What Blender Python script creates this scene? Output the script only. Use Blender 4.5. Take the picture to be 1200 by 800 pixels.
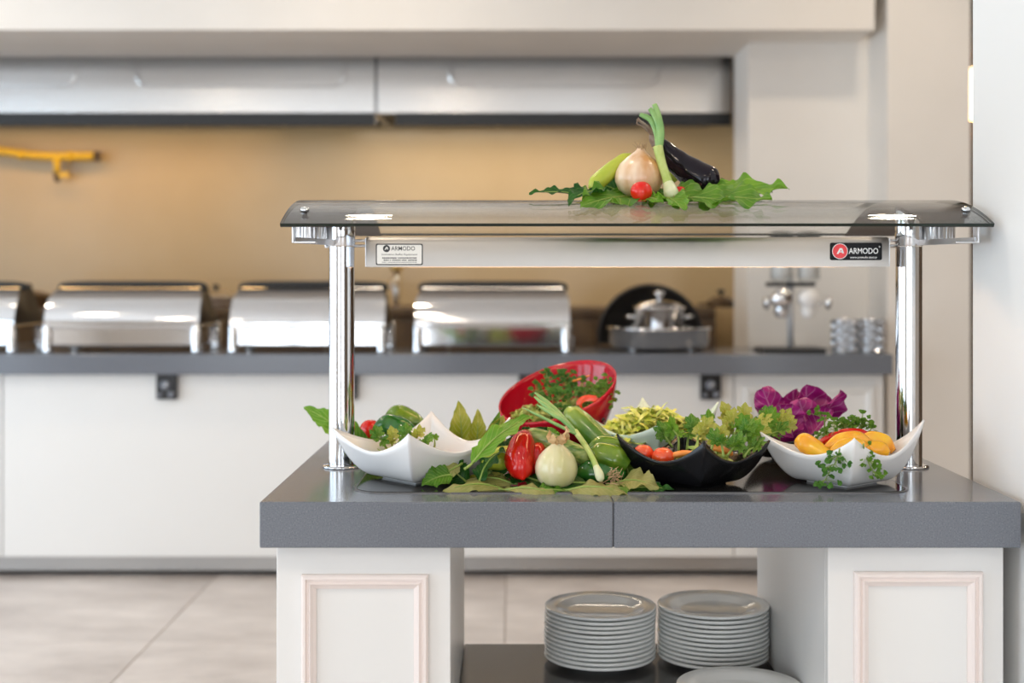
import bpy, bmesh, math, random
from mathutils import Vector, Matrix, Euler
rnd = random.Random(7)
PI = math.pi
scene = bpy.context.scene
for o in list(bpy.data.objects):
    bpy.data.objects.remove(o)
COL = scene.collection

# ------------------------------------------------------------------ camera
F = 1542.0                      # focal length in pixels of the 1200x800 frame
EYE = 1.245                     # eye height (m); the camera is level, the horizon lies at row 322
cam_d = bpy.data.cameras.new('camera'); cam = bpy.data.objects.new('camera', cam_d); COL.objects.link(cam)
cam.location = (0, 0, EYE); cam.rotation_euler = (PI/2, 0, 0)
cam_d.sensor_width = 36; cam_d.lens = 36*F/1200
cam_d.shift_y = -78/1200
cam_d.clip_start = 0.05
cam_d.dof.use_dof = True; cam_d.dof.focus_distance = 2.56; cam_d.dof.aperture_fstop = 2.1
scene.camera = cam

# ------------------------------------------------------------------ world, light, exposure
w = bpy.data.worlds.new('world'); scene.world = w; w.use_nodes = True
w.node_tree.nodes['Background'].inputs[0].default_value = (0.75, 0.88, 1.0, 1)
w.node_tree.nodes['Background'].inputs[1].default_value = 1.0
def area(name, loc, target, sx, sy, power, col):
    d = bpy.data.lights.new(name, 'AREA'); d.shape = 'RECTANGLE'; d.size = sx; d.size_y = sy
    d.energy = power; d.color = col
    o = bpy.data.objects.new(name, d); COL.objects.link(o); o.location = loc
    o.rotation_euler = (Vector(target)-Vector(loc)).to_track_quat('-Z', 'Y').to_euler()
    return o
# daylight through the window bays of the left wall and of the wall behind the camera
area('daylight_left_a', (-4.45, 0.3, 1.36), (0, 0.3, 1.36), 3.0, 2.5, 215, (0.74, 0.87, 1.0))
area('daylight_left_b', (-4.45, 3.7, 1.36), (0, 3.7, 1.36), 2.6, 2.5, 180, (0.74, 0.87, 1.0))
area('daylight_rear_a', (-2.2, -3.9, 1.36), (-2.2, 0, 1.36), 2.6, 2.5, 150, (0.88, 0.94, 1.0))
area('daylight_rear_b', (1.6, -3.9, 1.36), (1.6, 0, 1.36), 2.6, 2.5, 150, (0.88, 0.94, 1.0))
vs = scene.view_settings
vs.view_transform = 'Standard'; vs.look = 'None'; vs.gamma = 1.0; vs.use_curve_mapping = False
vs.exposure = -0.85
cy = scene.cycles
cy.use_denoising = True
cy.max_bounces = 12; cy.glossy_bounces = 6; cy.diffuse_bounces = 5; cy.transparent_max_bounces = 16
cy.sample_clamp_indirect = 6.0

# ------------------------------------------------------------------ helpers
def P(px, py, Y):
    "world point at depth Y that projects to the pixel"
    return Vector(((px-600)*Y/F, Y, EYE-(py-322)*Y/F))
def X_(px, Y): return (px-600)*Y/F
def Z_(py, Y): return EYE-(py-322)*Y/F
def px(n, Y): return n*Y/F

def link(name, me, mat=None, parent=None, smooth=True):
    if mat is not None and not me.materials: me.materials.append(mat)
    if smooth:
        for p in me.polygons: p.use_smooth = True
    o = bpy.data.objects.new(name, me); COL.objects.link(o)
    if parent is not None: o.parent = parent
    return o
def tag(o, label=None, cat=None, group=None, kind=None):
    if label: o['label'] = label
    if cat: o['category'] = cat
    if group: o['group'] = group
    if kind: o['kind'] = kind
    return o
def thing(name, label, cat, loc=(0, 0, 0), group=None, rz=0):
    o = bpy.data.objects.new(name, None); COL.objects.link(o); o.empty_display_size = 0.05
    o.location = loc; o.rotation_euler = (0, 0, rz)
    return tag(o, label, cat, group)
def copy_tree(o, parent=None):
    c = o.copy(); COL.objects.link(c); c.parent = parent
    for ch in list(o.children): copy_tree(ch, c)
    return c
def mesh(name, vs_, fs): 
    me = bpy.data.meshes.new(name); me.from_pydata([tuple(v) for v in vs_], [], fs); me.update(); return me
def box_mesh(name, lo, hi, bevel=0.0, seg=2):
    bm = bmesh.new()
    bmesh.ops.create_cube(bm, size=1)
    for v in bm.verts:
        v.co = Vector([(lo[i]+hi[i])/2+v.co[i]*(hi[i]-lo[i]) for i in range(3)])
    if bevel > 0:
        bmesh.ops.bevel(bm, geom=list(bm.edges), offset=bevel, segments=seg, affect='EDGES', profile=0.5)
    me = bpy.data.meshes.new(name); bm.to_mesh(me); bm.free(); return me
def box(name, lo, hi, mat, parent=None, bevel=0.0, seg=2):
    return link(name, box_mesh(name, lo, hi, bevel, seg), mat, parent, smooth=False)
def catmull(pts, n):
    pts = [Vector(p) for p in pts]
    if len(pts) < 3:
        return [pts[0].lerp(pts[-1], i/n) for i in range(n+1)]
    out = []; m = len(pts)-1
    for i in range(n+1):
        u = i/n*m; k = min(int(u), m-1); t = u-k
        p0 = pts[max(k-1, 0)]; p1 = pts[k]; p2 = pts[k+1]; p3 = pts[min(k+2, m)]
        out.append(0.5*((2*p1)+(p2-p0)*t+(2*p0-5*p1+4*p2-p3)*t*t+(3*p1-p0-3*p2+p3)*t**3))
    return out
def lerp_list(r, t):
    u = t*(len(r)-1); k = min(int(u), len(r)-2); f = u-k
    f = f*f*(3-2*f) if len(r) > 3 else f
    return r[k]*(1-f)+r[k+1]*f
def tube_data(pts, radii, n=12, seg=None, mod=None, flat=1.0):
    seg = seg or max(2, 6*(len(pts)-1))
    path = catmull(pts, seg)
    vs_, fs = [], []
    up = None
    for i, p in enumerate(path):
        d = (path[min(i+1, seg)]-path[max(i-1, 0)]).normalized()
        if up is None:
            up = Vector((0, 0, 1)) if abs(d.z) < 0.9 else Vector((0, 1, 0))
        up = (up-d*up.dot(d)).normalized(); side = d.cross(up)
        t = i/seg; r = lerp_list(radii, t)
        for j in range(n):
            a = 2*PI*j/n; rr = r*(mod(t, a) if mod else 1)
            vs_.append(p+side*(math.cos(a)*rr)+up*(math.sin(a)*rr*flat))
    for i in range(seg):
        for j in range(n):
            a = i*n+j; b = i*n+(j+1) % n
            fs.append((a, b, b+n, a+n))
    fs.append(tuple(range(n-1, -1, -1))); fs.append(tuple(range(seg*n, seg*n+n)))
    return vs_, fs
def tube(name, pts, radii, mat, parent=None, n=12, seg=None, mod=None, flat=1.0):
    v, f = tube_data(pts, radii, n, seg, mod, flat)
    me = mesh(name, v, f); o = link(name, me, mat, parent)
    return o
def join_data(parts):
    V, Fc = [], []
    for v, f in parts:
        b = len(V); V += list(v); Fc += [tuple(i+b for i in q) for q in f]
    return V, Fc
def lathe_mesh(name, prof, n=40, mod=None):
    vs_, fs = [], []
    m = len(prof)
    for i, (r, z) in enumerate(prof):
        for j in range(n):
            a = 2*PI*j/n; k = mod(i/(m-1), a) if mod else 1
            vs_.append((r*k*math.cos(a), r*k*math.sin(a), z))
    for i in range(m-1):
        for j in range(n):
            a = i*n+j; b = i*n+(j+1) % n
            fs.append((a, b, b+n, a+n))
    me = mesh(name, vs_, fs)
    bm = bmesh.new(); bm.from_mesh(me); bmesh.ops.remove_doubles(bm, verts=bm.verts, dist=1e-6); bm.to_mesh(me); bm.free()
    return me
def lathe(name, prof, mat, parent=None, n=40, loc=None, mod=None, smooth=True):
    o = link(name, lathe_mesh(name, prof, n, mod), mat, parent, smooth)
    if loc is not None: o.location = loc
    return o
def autosmooth(o, ang=35):
    me = o.data
    for p in me.polygons: p.use_smooth = True
    me.set_sharp_from_angle(angle=math.radians(ang))
    return o

# ------------------------------------------------------------------ materials
def new_mat(name):
    m = bpy.data.materials.new(name); m.use_nodes = True
    nt = m.node_tree
    return m, nt, nt.nodes['Principled BSDF']
def mat(name, col, rough=0.5, metal=0.0, col2=None, scale=8.0, detail=3.0, bump=0.0, bscale=60.0, coat=0.0,
        sss=0.0, spec=0.5, aniso=None, contrast=(0.35, 0.65), stretch=(1, 1, 1), emit=None, estr=0.0):
    m, nt, b = new_mat(name)
    b.inputs['Base Color'].default_value = (*col, 1)
    b.inputs['Roughness'].default_value = rough
    b.inputs['Metallic'].default_value = metal
    b.inputs['Coat Weight'].default_value = coat
    b.inputs['Coat Roughness'].default_value = 0.05
    b.inputs['Specular IOR Level'].default_value = spec
    if sss > 0:
        b.inputs['Subsurface Weight'].default_value = sss
        b.inputs['Subsurface Radius'].default_value = (0.01, 0.006, 0.004)
    if emit:
        b.inputs['Emission Color'].default_value = (*emit, 1); b.inputs['Emission Strength'].default_value = estr
    tc = nt.nodes.new('ShaderNodeTexCoord'); mp = nt.nodes.new('ShaderNodeMapping')
    mp.inputs['Scale'].default_value = stretch
    nt.links.new(tc.outputs['Object'], mp.inputs[0])
    if col2 is not None:
        n = nt.nodes.new('ShaderNodeTexNoise'); n.inputs['Scale'].default_value = scale; n.inputs['Detail'].default_value = detail
        r = nt.nodes.new('ShaderNodeValToRGB')
        r.color_ramp.elements[0].position = contrast[0]; r.color_ramp.elements[1].position = contrast[1]
        r.color_ramp.elements[0].color = (*col, 1); r.color_ramp.elements[1].color = (*col2, 1)
        nt.links.new(mp.outputs[0], n.inputs['Vector']); nt.links.new(n.outputs[0], r.inputs[0])
        nt.links.new(r.outputs[0], b.inputs['Base Color'])
    if bump > 0:
        n2 = nt.nodes.new('ShaderNodeTexNoise'); n2.inputs['Scale'].default_value = bscale; n2.inputs['Detail'].default_value = 4
        bp = nt.nodes.new('ShaderNodeBump'); bp.inputs['Strength'].default_value = bump; bp.inputs['Distance'].default_value = 0.002
        nt.links.new(mp.outputs[0], n2.inputs['Vector']); nt.links.new(n2.outputs[0], bp.inputs['Height'])
        nt.links.new(bp.outputs[0], b.inputs['Normal'])
    return m
def leaf_mat(name, c1, c2, vein, nv=9.0, rough=0.42, trans=0.35):
    "two-tone leaf: noise blotches, pale midrib and side veins from the leaf's own UV (u across, v along)"
    m, nt, b = new_mat(name)
    L = nt.links.new
    def N(t): return nt.nodes.new(t)
    uv = N('ShaderNodeUVMap'); sp = N('ShaderNodeSeparateXYZ'); L(uv.outputs[0], sp.inputs[0])
    def M(op, a, bb=None, clamp=False):
        n = N('ShaderNodeMath'); n.operation = op; n.use_clamp = clamp
        for i, s in enumerate((a, bb)):
            if s is None: continue
            if isinstance(s, (int, float)): n.inputs[i].default_value = s
            else: L(s, n.inputs[i])
        return n.outputs[0]
    s = M('ABSOLUTE', M('SUBTRACT', sp.outputs[0], 0.5))           # 0 at the midrib, .5 at the edge
    mid = M('SUBTRACT', 1.0, M('DIVIDE', s, 0.035), True)
    fr = M('FRACT', M('MULTIPLY', M('SUBTRACT', sp.outputs[1], M('MULTIPLY', s, 0.55)), nv))
    side = M('SUBTRACT', 1.0, M('DIVIDE', M('ABSOLUTE', M('SUBTRACT', fr, 0.5)), 0.10), True)
    v = M('MAXIMUM', mid, M('MULTIPLY', side, 0.65))
    tc = N('ShaderNodeTexCoord'); n = N('ShaderNodeTexNoise'); n.inputs['Scale'].default_value = 22; n.inputs['Detail'].default_value = 3
    L(tc.outputs['Object'], n.inputs['Vector'])
    r = N('ShaderNodeValToRGB'); r.color_ramp.elements[0].position = 0.38; r.color_ramp.elements[1].position = 0.62
    r.color_ramp.elements[0].color = (*c1, 1); r.color_ramp.elements[1].color = (*c2, 1); L(n.outputs[0], r.inputs[0])
    mx = N('ShaderNodeMix'); mx.data_type = 'RGBA'; L(v, mx.inputs[0]); L(r.outputs[0], mx.inputs[6]); mx.inputs[7].default_value = (*vein, 1)
    L(mx.outputs[2], b.inputs['Base Color']); b.inputs['Roughness'].default_value = rough
    b.inputs['Specular IOR Level'].default_value = 0.4
    bp = N('ShaderNodeBump'); bp.inputs['Strength'].default_value = 0.6; bp.inputs['Distance'].default_value = 0.002
    inv = M('SUBTRACT', M('MULTIPLY', n.outputs[0], 0.6), v); L(inv, bp.inputs['Height']); L(bp.outputs[0], b.inputs['Normal'])
    tr = N('ShaderNodeBsdfTranslucent'); L(mx.outputs[2], tr.inputs[0])
    ms = N('ShaderNodeMixShader'); ms.inputs[0].default_value = trans
    L(b.outputs[0], ms.inputs[1]); L(tr.outputs[0], ms.inputs[2])
    L(ms.outputs[0], nt.nodes['Material Output'].inputs[0])
    return m
def glass_mat(name, tint, rough=0.0, ior=1.5):
    "thin sheet glass: clear transmission and a Fresnel reflection on both faces"
    m, nt, b = new_mat(name); L = nt.links.new
    nt.nodes.remove(b)
    t = nt.nodes.new('ShaderNodeBsdfTransparent'); t.inputs[0].default_value = (*tint, 1)
    g = nt.nodes.new('ShaderNodeBsdfGlossy'); g.inputs['Roughness'].default_value = rough
    ge = nt.nodes.new('ShaderNodeNewGeometry'); mi = nt.nodes.new('ShaderNodeMix'); mi.data_type = 'FLOAT'
    L(ge.outputs['Backfacing'], mi.inputs[0]); mi.inputs[2].default_value = ior; mi.inputs[3].default_value = 1/ior
    fr = nt.nodes.new('ShaderNodeFresnel'); L(mi.outputs[0], fr.inputs[0])
    ms = nt.nodes.new('ShaderNodeMixShader'); L(fr.outputs[0], ms.inputs[0]); L(t.outputs[0], ms.inputs[1]); L(g.outputs[0], ms.inputs[2])
    L(ms.outputs[0], nt.nodes['Material Output'].inputs[0])
    return m
def quartz_mat(name, base, dark, light, rough):
    m, nt, b = new_mat(name); L = nt.links.new
    tc = nt.nodes.new('ShaderNodeTexCoord')
    n = nt.nodes.new('ShaderNodeTexNoise'); n.inputs['Scale'].default_value = 420; n.inputs['Detail'].default_value = 2
    L(tc.outputs['Object'], n.inputs['Vector'])
    r = nt.nodes.new('ShaderNodeValToRGB'); e = r.color_ramp.elements
    e[0].position = 0.30; e[0].color = (*dark, 1); e[1].position = 0.72; e[1].color = (*light, 1)
    k = e.new(0.45); k.color = (*base, 1); k2 = e.new(0.58); k2.color = (*base, 1)
    L(n.outputs[0], r.inputs[0]); L(r.outputs[0], b.inputs['Base Color'])
    b.inputs['Roughness'].default_value = rough
    return m
def floor_mat():
    m, nt, b = new_mat('floor_tile'); L = nt.links.new
    tc = nt.nodes.new('ShaderNodeTexCoord'); mp = nt.nodes.new('ShaderNodeMapping'); mp.inputs['Scale'].default_value = (1, 1.8, 1)
    L(tc.outputs['Object'], mp.inputs[0])
    n = nt.nodes.new('ShaderNodeTexNoise'); n.inputs['Scale'].default_value = 2.2; n.inputs['Detail'].default_value = 6; n.inputs['Roughness'].default_value = 0.6
    L(mp.outputs[0], n.inputs['Vector'])
    r = nt.nodes.new('ShaderNodeValToRGB'); e = r.color_ramp.elements
    e[0].position = 0.3; e[0].color = (0.48, 0.42, 0.385, 1); e[1].position = 0.68; e[1].color = (0.77, 0.70, 0.655, 1)
    L(n.outputs[0], r.inputs[0]); L(r.outputs[0], b.inputs['Base Color']); b.inputs['Roughness'].default_value = 0.28
    return m

M_wall = mat('cream_wall_paint', (0.80, 0.76, 0.71), 0.7, col2=(0.77, 0.73, 0.68), scale=3, bump=0.08, bscale=180)
M_col = mat('white_column_paint', (0.84, 0.84, 0.83), 0.6, bump=0.06, bscale=160)
M_ceil = mat('ceiling_paint', (0.88, 0.87, 0.85), 0.8)
M_tile = mat('kitchen_wall_tile', (0.62, 0.45, 0.24), 0.22, col2=(0.59, 0.42, 0.215), scale=2.5)
M_floor = floor_mat()
M_frame = mat('added_window_frame', (0.05, 0.045, 0.04), 0.4)
M_grout = mat('grout', (0.42, 0.37, 0.33), 0.9)
M_lac = mat('white_lacquer', (0.80, 0.79, 0.77), 0.35, bump=0.03, bscale=30)
M_mould = mat('blush_white_moulding', (0.86, 0.77, 0.73), 0.4)
M_quartz = quartz_mat('grey_quartz', (0.150, 0.163, 0.190), (0.10, 0.108, 0.126), (0.23, 0.245, 0.275), 0.16)
M_shelf = mat('dark_shelf_laminate', (0.035, 0.033, 0.032), 0.25, col2=(0.05, 0.047, 0.044), scale=90)
M_black_glass = mat('black_ceramic_glass', (0.022, 0.021, 0.020), 0.10)
M_pole = mat('pale_satin_metal', (0.72, 0.73, 0.75), 0.35, 0.4)
M_kick = mat('kick_steel', (0.42, 0.41, 0.40), 0.35, 0.8)
M_trim = mat('dark_trim_metal', (0.16, 0.15, 0.145), 0.35, 0.6)
M_chrome = mat('chrome', (0.76, 0.77, 0.79), 0.04, 1.0)
M_steel = mat('brushed_steel', (0.46, 0.43, 0.40), 0.40, 1.0, bump=0.05, bscale=120, stretch=(0.02, 1, 30))
M_steel2 = mat('satin_steel', (0.70, 0.70, 0.71), 0.30, 1.0, bump=0.03, bscale=30)
M_mirror = mat('polished_steel', (0.76, 0.75, 0.75), 0.07, 1.0)
M_hood = mat('hood_steel', (0.74, 0.73, 0.72), 0.20, 1.0, bump=0.04, bscale=6)
M_blackpl = mat('black_plastic', (0.012, 0.012, 0.013), 0.35)
M_greypl = mat('grey_plastic', (0.16, 0.17, 0.20), 0.35)
M_dark = mat('dark_filter', (0.02, 0.02, 0.02), 0.6)
M_brown = mat('brown_laminate', (0.14, 0.085, 0.04), 0.4, col2=(0.09, 0.055, 0.03), scale=12)
M_glass = glass_mat('sheet_glass', (0.985, 0.992, 0.987), 0.0, 1.38)
M_edge = mat('dark_green_glass_edge', (0.004, 0.014, 0.009), 0.12)
M_paint = mat('smoked_painted_glass', (0.045, 0.036, 0.034), 0.06)
M_porc = mat('white_porcelain', (0.88, 0.89, 0.87), 0.10, coat=0.3)
M_white = mat('white_melamine', (0.84, 0.83, 0.82), 0.22)
M_mint = mat('mint_melamine', (0.66, 0.80, 0.70), 0.2)
M_black = mat('black_melamine', (0.007, 0.007, 0.008), 0.18, spec=0.3)
M_bbrown = mat('dark_brown_melamine', (0.028, 0.022, 0.020), 0.2)
M_red = mat('red_melamine', (0.42, 0.005, 0.020), 0.12)
M_yellow = mat('yellow_pipe_paint', (0.78, 0.48, 0.02), 0.4)
M_tom = mat('tomato_skin', (0.70, 0.010, 0.006), 0.12, col2=(0.66, 0.03, 0.008), scale=20, coat=0.1)
M_torange = mat('tomato_orange_skin', (0.80, 0.10, 0.02), 0.14, col2=(0.75, 0.04, 0.012), scale=30, coat=0.3)
M_redpep = mat('red_pepper_skin', (0.48, 0.004, 0.005), 0.13, col2=(0.66, 0.016, 0.008), scale=25, coat=0.1, bump=0.35, bscale=22)
M_yelpep = mat('yellow_pepper_skin', (0.88, 0.52, 0.02), 0.16, col2=(0.85, 0.36, 0.015), scale=22, coat=0.3)
M_orpep = mat('orange_pepper_skin', (0.88, 0.30, 0.015), 0.16, col2=(0.90, 0.52, 0.03), scale=30, coat=0.3)
M_grpep = mat('green_pepper_skin', (0.055, 0.15, 0.010), 0.16, col2=(0.17, 0.27, 0.02), scale=25, coat=0.3)  # second tone puts the yellowish highlights into the skin colour
M_dkpep = mat('dark_green_pepper_skin', (0.015, 0.10, 0.012), 0.14, col2=(0.03, 0.16, 0.02), scale=30, coat=0.4)
M_ltpep = mat('light_green_pepper_skin', (0.48, 0.52, 0.05), 0.25, col2=(0.36, 0.46, 0.04), scale=20, coat=0.2)
M_cuc = mat('cucumber_skin', (0.06, 0.17, 0.015), 0.26, col2=(0.26, 0.36, 0.05), scale=14, coat=0.15, bump=0.2, bscale=90)  # paler second tone carries the highlight seen on top, as blotches
M_cuc2 = mat('zucchini_skin', (0.09, 0.20, 0.035), 0.3, col2=(0.36, 0.44, 0.13), scale=40, stretch=(1, 4, 4), coat=0.1)
M_eggpl = mat('aubergine_skin', (0.006, 0.003, 0.008), 0.12, spec=0.35)
M_calyx = mat('aubergine_calyx', (0.22, 0.13, 0.09), 0.6, col2=(0.30, 0.24, 0.18), scale=60)
M_stem = mat('green_stem', (0.22, 0.34, 0.05), 0.4, col2=(0.32, 0.42, 0.10), scale=60)
M_drystem = mat('dry_root_fibre', (0.50, 0.34, 0.18), 0.8, col2=(0.30, 0.19, 0.10), scale=80)
M_skin = mat('dry_onion_skin', (0.60, 0.36, 0.15), 0.45, col2=(0.72, 0.50, 0.26), scale=50)
M_onw = mat('white_onion_flesh', (0.82, 0.74, 0.52), 0.2, col2=(0.62, 0.58, 0.28), scale=16, stretch=(1, 1, 0.18), coat=0.3, sss=0.1)
M_ony = mat('tan_onion_skin', (0.84, 0.66, 0.48), 0.28, col2=(0.60, 0.29, 0.10), scale=22, stretch=(1, 1, 0.14), coat=0.2, bump=0.1, bscale=60)
M_scw = mat('scallion_white', (0.74, 0.74, 0.52), 0.3, col2=(0.62, 0.68, 0.36), scale=30, sss=0.1)
M_scg = mat('scallion_green', (0.13, 0.32, 0.09), 0.35, col2=(0.26, 0.44, 0.14), scale=18)
M_scm = mat('scallion_pale_green', (0.36, 0.48, 0.10), 0.35, col2=(0.50, 0.58, 0.20), scale=30)
M_bean = mat('black_bean_skin', (0.02, 0.012, 0.015), 0.2, coat=0.3)
M_beanb = mat('brown_bean_skin', (0.24, 0.10, 0.05), 0.25, coat=0.3)
M_carrot = mat('carrot_flesh', (0.85, 0.22, 0.03), 0.35, col2=(0.88, 0.32, 0.06), scale=30)
L_mid = leaf_mat('leaf_mid_green', (0.07, 0.22, 0.012), (0.14, 0.32, 0.02), (0.42, 0.52, 0.12))
L_dark = leaf_mat('leaf_dark_green', (0.012, 0.085, 0.010), (0.03, 0.14, 0.015), (0.12, 0.26, 0.04))
L_bright = leaf_mat('leaf_bright_green', (0.13, 0.34, 0.02), (0.22, 0.44, 0.03), (0.46, 0.60, 0.15))
L_olive = leaf_mat('leaf_pale_underside', (0.36, 0.38, 0.10), (0.46, 0.44, 0.15), (0.60, 0.56, 0.24))
L_yel = leaf_mat('leaf_yellow_green', (0.38, 0.44, 0.04), (0.52, 0.52, 0.09), (0.70, 0.68, 0.28))
L_cel = leaf_mat('celery_leaf_green', (0.07, 0.24, 0.02), (0.20, 0.38, 0.04), (0.40, 0.50, 0.14), nv=3)
L_cely = leaf_mat('celery_leaf_yellow', (0.44, 0.48, 0.06), (0.62, 0.60, 0.14), (0.74, 0.70, 0.30), nv=3)
L_pars = leaf_mat('parsley_leaf', (0.035, 0.16, 0.015), (0.09, 0.26, 0.03), (0.14, 0.30, 0.06), nv=4)
L_cab = leaf_mat('red_cabbage_leaf', (0.27, 0.008, 0.15), (0.42, 0.025, 0.25), (0.55, 0.20, 0.42), nv=6, rough=0.3, trans=0.25)
L_let = mat('shredded_lettuce', (0.50, 0.60, 0.05), 0.4, col2=(0.80, 0.80, 0.28), scale=45, sss=0.1)
L_letg = mat('shredded_green_lettuce', (0.24, 0.40, 0.04), 0.4, col2=(0.60, 0.64, 0.20), scale=60)
M_lamp = mat('lamp_glow', (1, 0.9, 0.75), 0.5, emit=(1.0, 0.83, 0.63), estr=175.0)
M_tube = mat('heat_tube_glow', (1, 0.6, 0.3), 0.5, emit=(1.0, 0.58, 0.28), estr=55.0)
M_sconce = mat('wall_lamp_glow', (1, 0.8, 0.5), 0.5, emit=(1.0, 0.72, 0.38), estr=9.0)
M_ink = mat('black_ink', (0.012, 0.011, 0.012), 0.4)
M_silver = mat('silver_print_foil', (0.66, 0.62, 0.56), 0.35, 0.7)
M_blackst = mat('black_sticker', (0.010, 0.010, 0.012), 0.4, spec=0.15)
M_redst = mat('red_emblem', (0.80, 0.02, 0.025), 0.3)
M_whst = mat('white_print', (0.88, 0.88, 0.88), 0.4)
M_acryl = glass_mat('clear_acrylic', (0.97, 0.98, 0.98), 0.02)
M_cereal = mat('pale_cereal', (0.72, 0.62, 0.42), 0.8, col2=(0.55, 0.40, 0.22), scale=60)

# ------------------------------------------------------------------ the room
YP, YW, YJ, YK = 5.55, 5.85, 6.23, 7.0      # pillar face, wall face, inner edge of the opening, kitchen back wall
CEIL = 2.95
def struct(name, lo, hi, m, bevel=0.0):
    return tag(box(name, lo, hi, m, None, bevel), kind='structure')
fl = struct('floor', (-4.7, -4.2, -0.06), (5.0, 7.1, -0.004), M_grout)
TS = 1.2
tile_me = {}
jx = X_(130, EYE*F/478); jy = EYE*F/430
x0 = jx-3*TS
k = 0
for i in range(9):
    for j in range(-7, 3):
        ax, ay = x0+i*TS, jy+j*TS
        lo = (max(ax+0.002, -4.69), max(ay+0.002, -4.19)); hi = (min(ax+TS-0.002, 4.99), min(ay+TS-0.002, 7.09))
        if hi[0]-lo[0] < 0.05 or hi[1]-lo[1] < 0.05: continue
        sz = (round(hi[0]-lo[0], 3), round(hi[1]-lo[1], 3))
        if sz not in tile_me: tile_me[sz] = box_mesh('tile', (0, 0, -0.01), (sz[0], sz[1], 0), 0.0012, 1)
        t = link('tile', tile_me[sz], M_floor, fl, False); t.location = (lo[0], lo[1], 0)
struct('ceiling', (-4.7, -4.2, CEIL), (5.0, 7.1, CEIL+0.1), M_ceil)
# left wall and rear wall with their window bays, right wall
def wall_with_bays(name, axis, pos, thick, a0, a1, bays, m, sill=0.45, head=2.65):
    parts = []
    def add(u0, u1, z0, z1):
        if axis == 'x': parts.append(((pos, u0, z0), (pos+thick, u1, z1)))
        else: parts.append(((u0, pos, z0), (u1, pos+thick, z1)))
    add(a0, a1, 0, sill); add(a0, a1, head, CEIL)
    e = a0
    for b0, b1 in bays: add(e, b0, sill, head); e = b1
    add(e, a1, sill, head)
    V, Fc = [], []
    for lo, hi in parts:
        me = box_mesh('t', lo, hi); b = len(V)
        V += [v.co.copy() for v in me.vertices]; Fc += [tuple(i+b for i in p.vertices) for p in me.polygons]
    return tag(link(name, mesh(name, V, Fc), m, None, False), kind='structure')
wall_with_bays('wall_left', 'x', -4.7, 0.12, -4.2, 7.1, [(-1.25, 1.85), (2.35, 5.05)], M_wall, 0.08)
wall_with_bays('wall_rear', 'y', -4.2, 0.12, -4.7, 5.0, [(-3.55, -0.85), (0.25, 2.95)], M_wall, 0.08)
def window(name, axis, pos, a0, a1, sill=0.45, head=2.65, d=0.05):  # unseen frames, their dark bars added to break chrome reflections into stripes
    V, Fc = [], []
    def add(u0, u1, z0, z1):
        lo, hi = ((pos, u0, z0), (pos+d, u1, z1)) if axis == 'x' else ((u0, pos, z0), (u1, pos+d, z1))
        me = box_mesh('t', lo, hi); b = len(V)
        V.extend(v.co.copy() for v in me.vertices); Fc.extend(tuple(i+b for i in p.vertices) for p in me.polygons)
    for k in range(6):
        u = a0+k*(a1-a0-0.10)/5; add(u, u+0.10, sill, head)
    for z in (sill, 1.9, head-0.07): add(a0, a1, z, z+0.07)
    return tag(link(name, mesh(name, V, Fc), M_frame, None, False), kind='structure')
window('added_window_1', 'x', -4.44, -1.25, 1.85, 0.08); window('added_window_2', 'x', -4.44, 2.35, 5.05, 0.08)
window('added_window_3', 'y', -3.89, -3.55, -0.85, 0.08); window('added_window_4', 'y', -3.89, 0.25, 2.95, 0.08)
struct('wall_right', (4.9, -4.2, 0), (5.0, 7.1, CEIL), M_brown)
# kitchen niche: back wall, pass-through wall with its jamb, niche soffit, bulkhead, pillar
struct('wall_kitchen', (-4.7, YK, 0), (1.35, YK+0.1, CEIL), M_tile)
xj = X_(877, YW)
struct('wall_pass_through', (xj, YW, 0), (X_(1040, YP), YJ, CEIL), M_wall)
struct('wall_kitchen_side', (1.20, YJ, 0), (1.32, YK, CEIL), M_wall)
zb = Z_(35, YP)
struct('wall_bulkhead', (-4.7, YP, zb), (X_(1025, YP), YJ, CEIL), M_wall)
struct('wall_pillar', (X_(1040, YP), YP, 0), (X_(1137, YP), YW+0.5, CEIL), M_wall)
struct('wall_far_passage', (X_(1137, YP), 6.9, 0), (4.9, 7.0, CEIL), M_brown)
struct('wall_column', (0.932, 2.06, 0), (1.42, 2.665, CEIL), M_col, 0.004)

# recessed ceiling downlights
proto = None
def dl_label(r_, c_):
    return 'round ceiling downlight, %s from the windows in the %s row from the kitchen' % (('first', 'second', 'third', 'fourth')[c_], ('first', 'second', 'third', 'fourth')[r_])
for ri, Y in enumerate((4.75, 2.9, 0.7, -1.6)):
    for ci, X in enumerate((-2.7, -0.57, 1.52, 3.6)):
        if proto is None:
            proto = thing('ceiling_downlight', dl_label(ri, ci), 'ceiling light', (X, Y, CEIL-0.001), 'ceiling downlights')
            lathe('trim_ring', [(0.088, -0.004), (0.092, -0.012), (0.112, -0.010), (0.116, 0.0)], M_white, proto, 32)
            lathe('lens', [(0.0, -0.003), (0.05, -0.003), (0.0875, -0.003)], M_lamp, proto, 32)
        else:
            c = copy_tree(proto); c.location = (X, Y, CEIL-0.001); c['label'] = dl_label(ri, ci)
# wall lamp seen through the gap beside the near column
t = thing('wall_lamp', 'warm glowing wall lamp in the gap beside the near white column', 'lamp', P(1139.5, 110, 6.8))
lathe('shade', [(0.03, -0.13), (0.05, -0.12), (0.055, 0.0), (0.05, 0.12), (0.03, 0.13)], M_sconce, t, 20)
box('wall_plate', (-0.03, 0.05, -0.06), (0.03, 0.098, 0.06), M_brown, t, 0.004)

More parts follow.
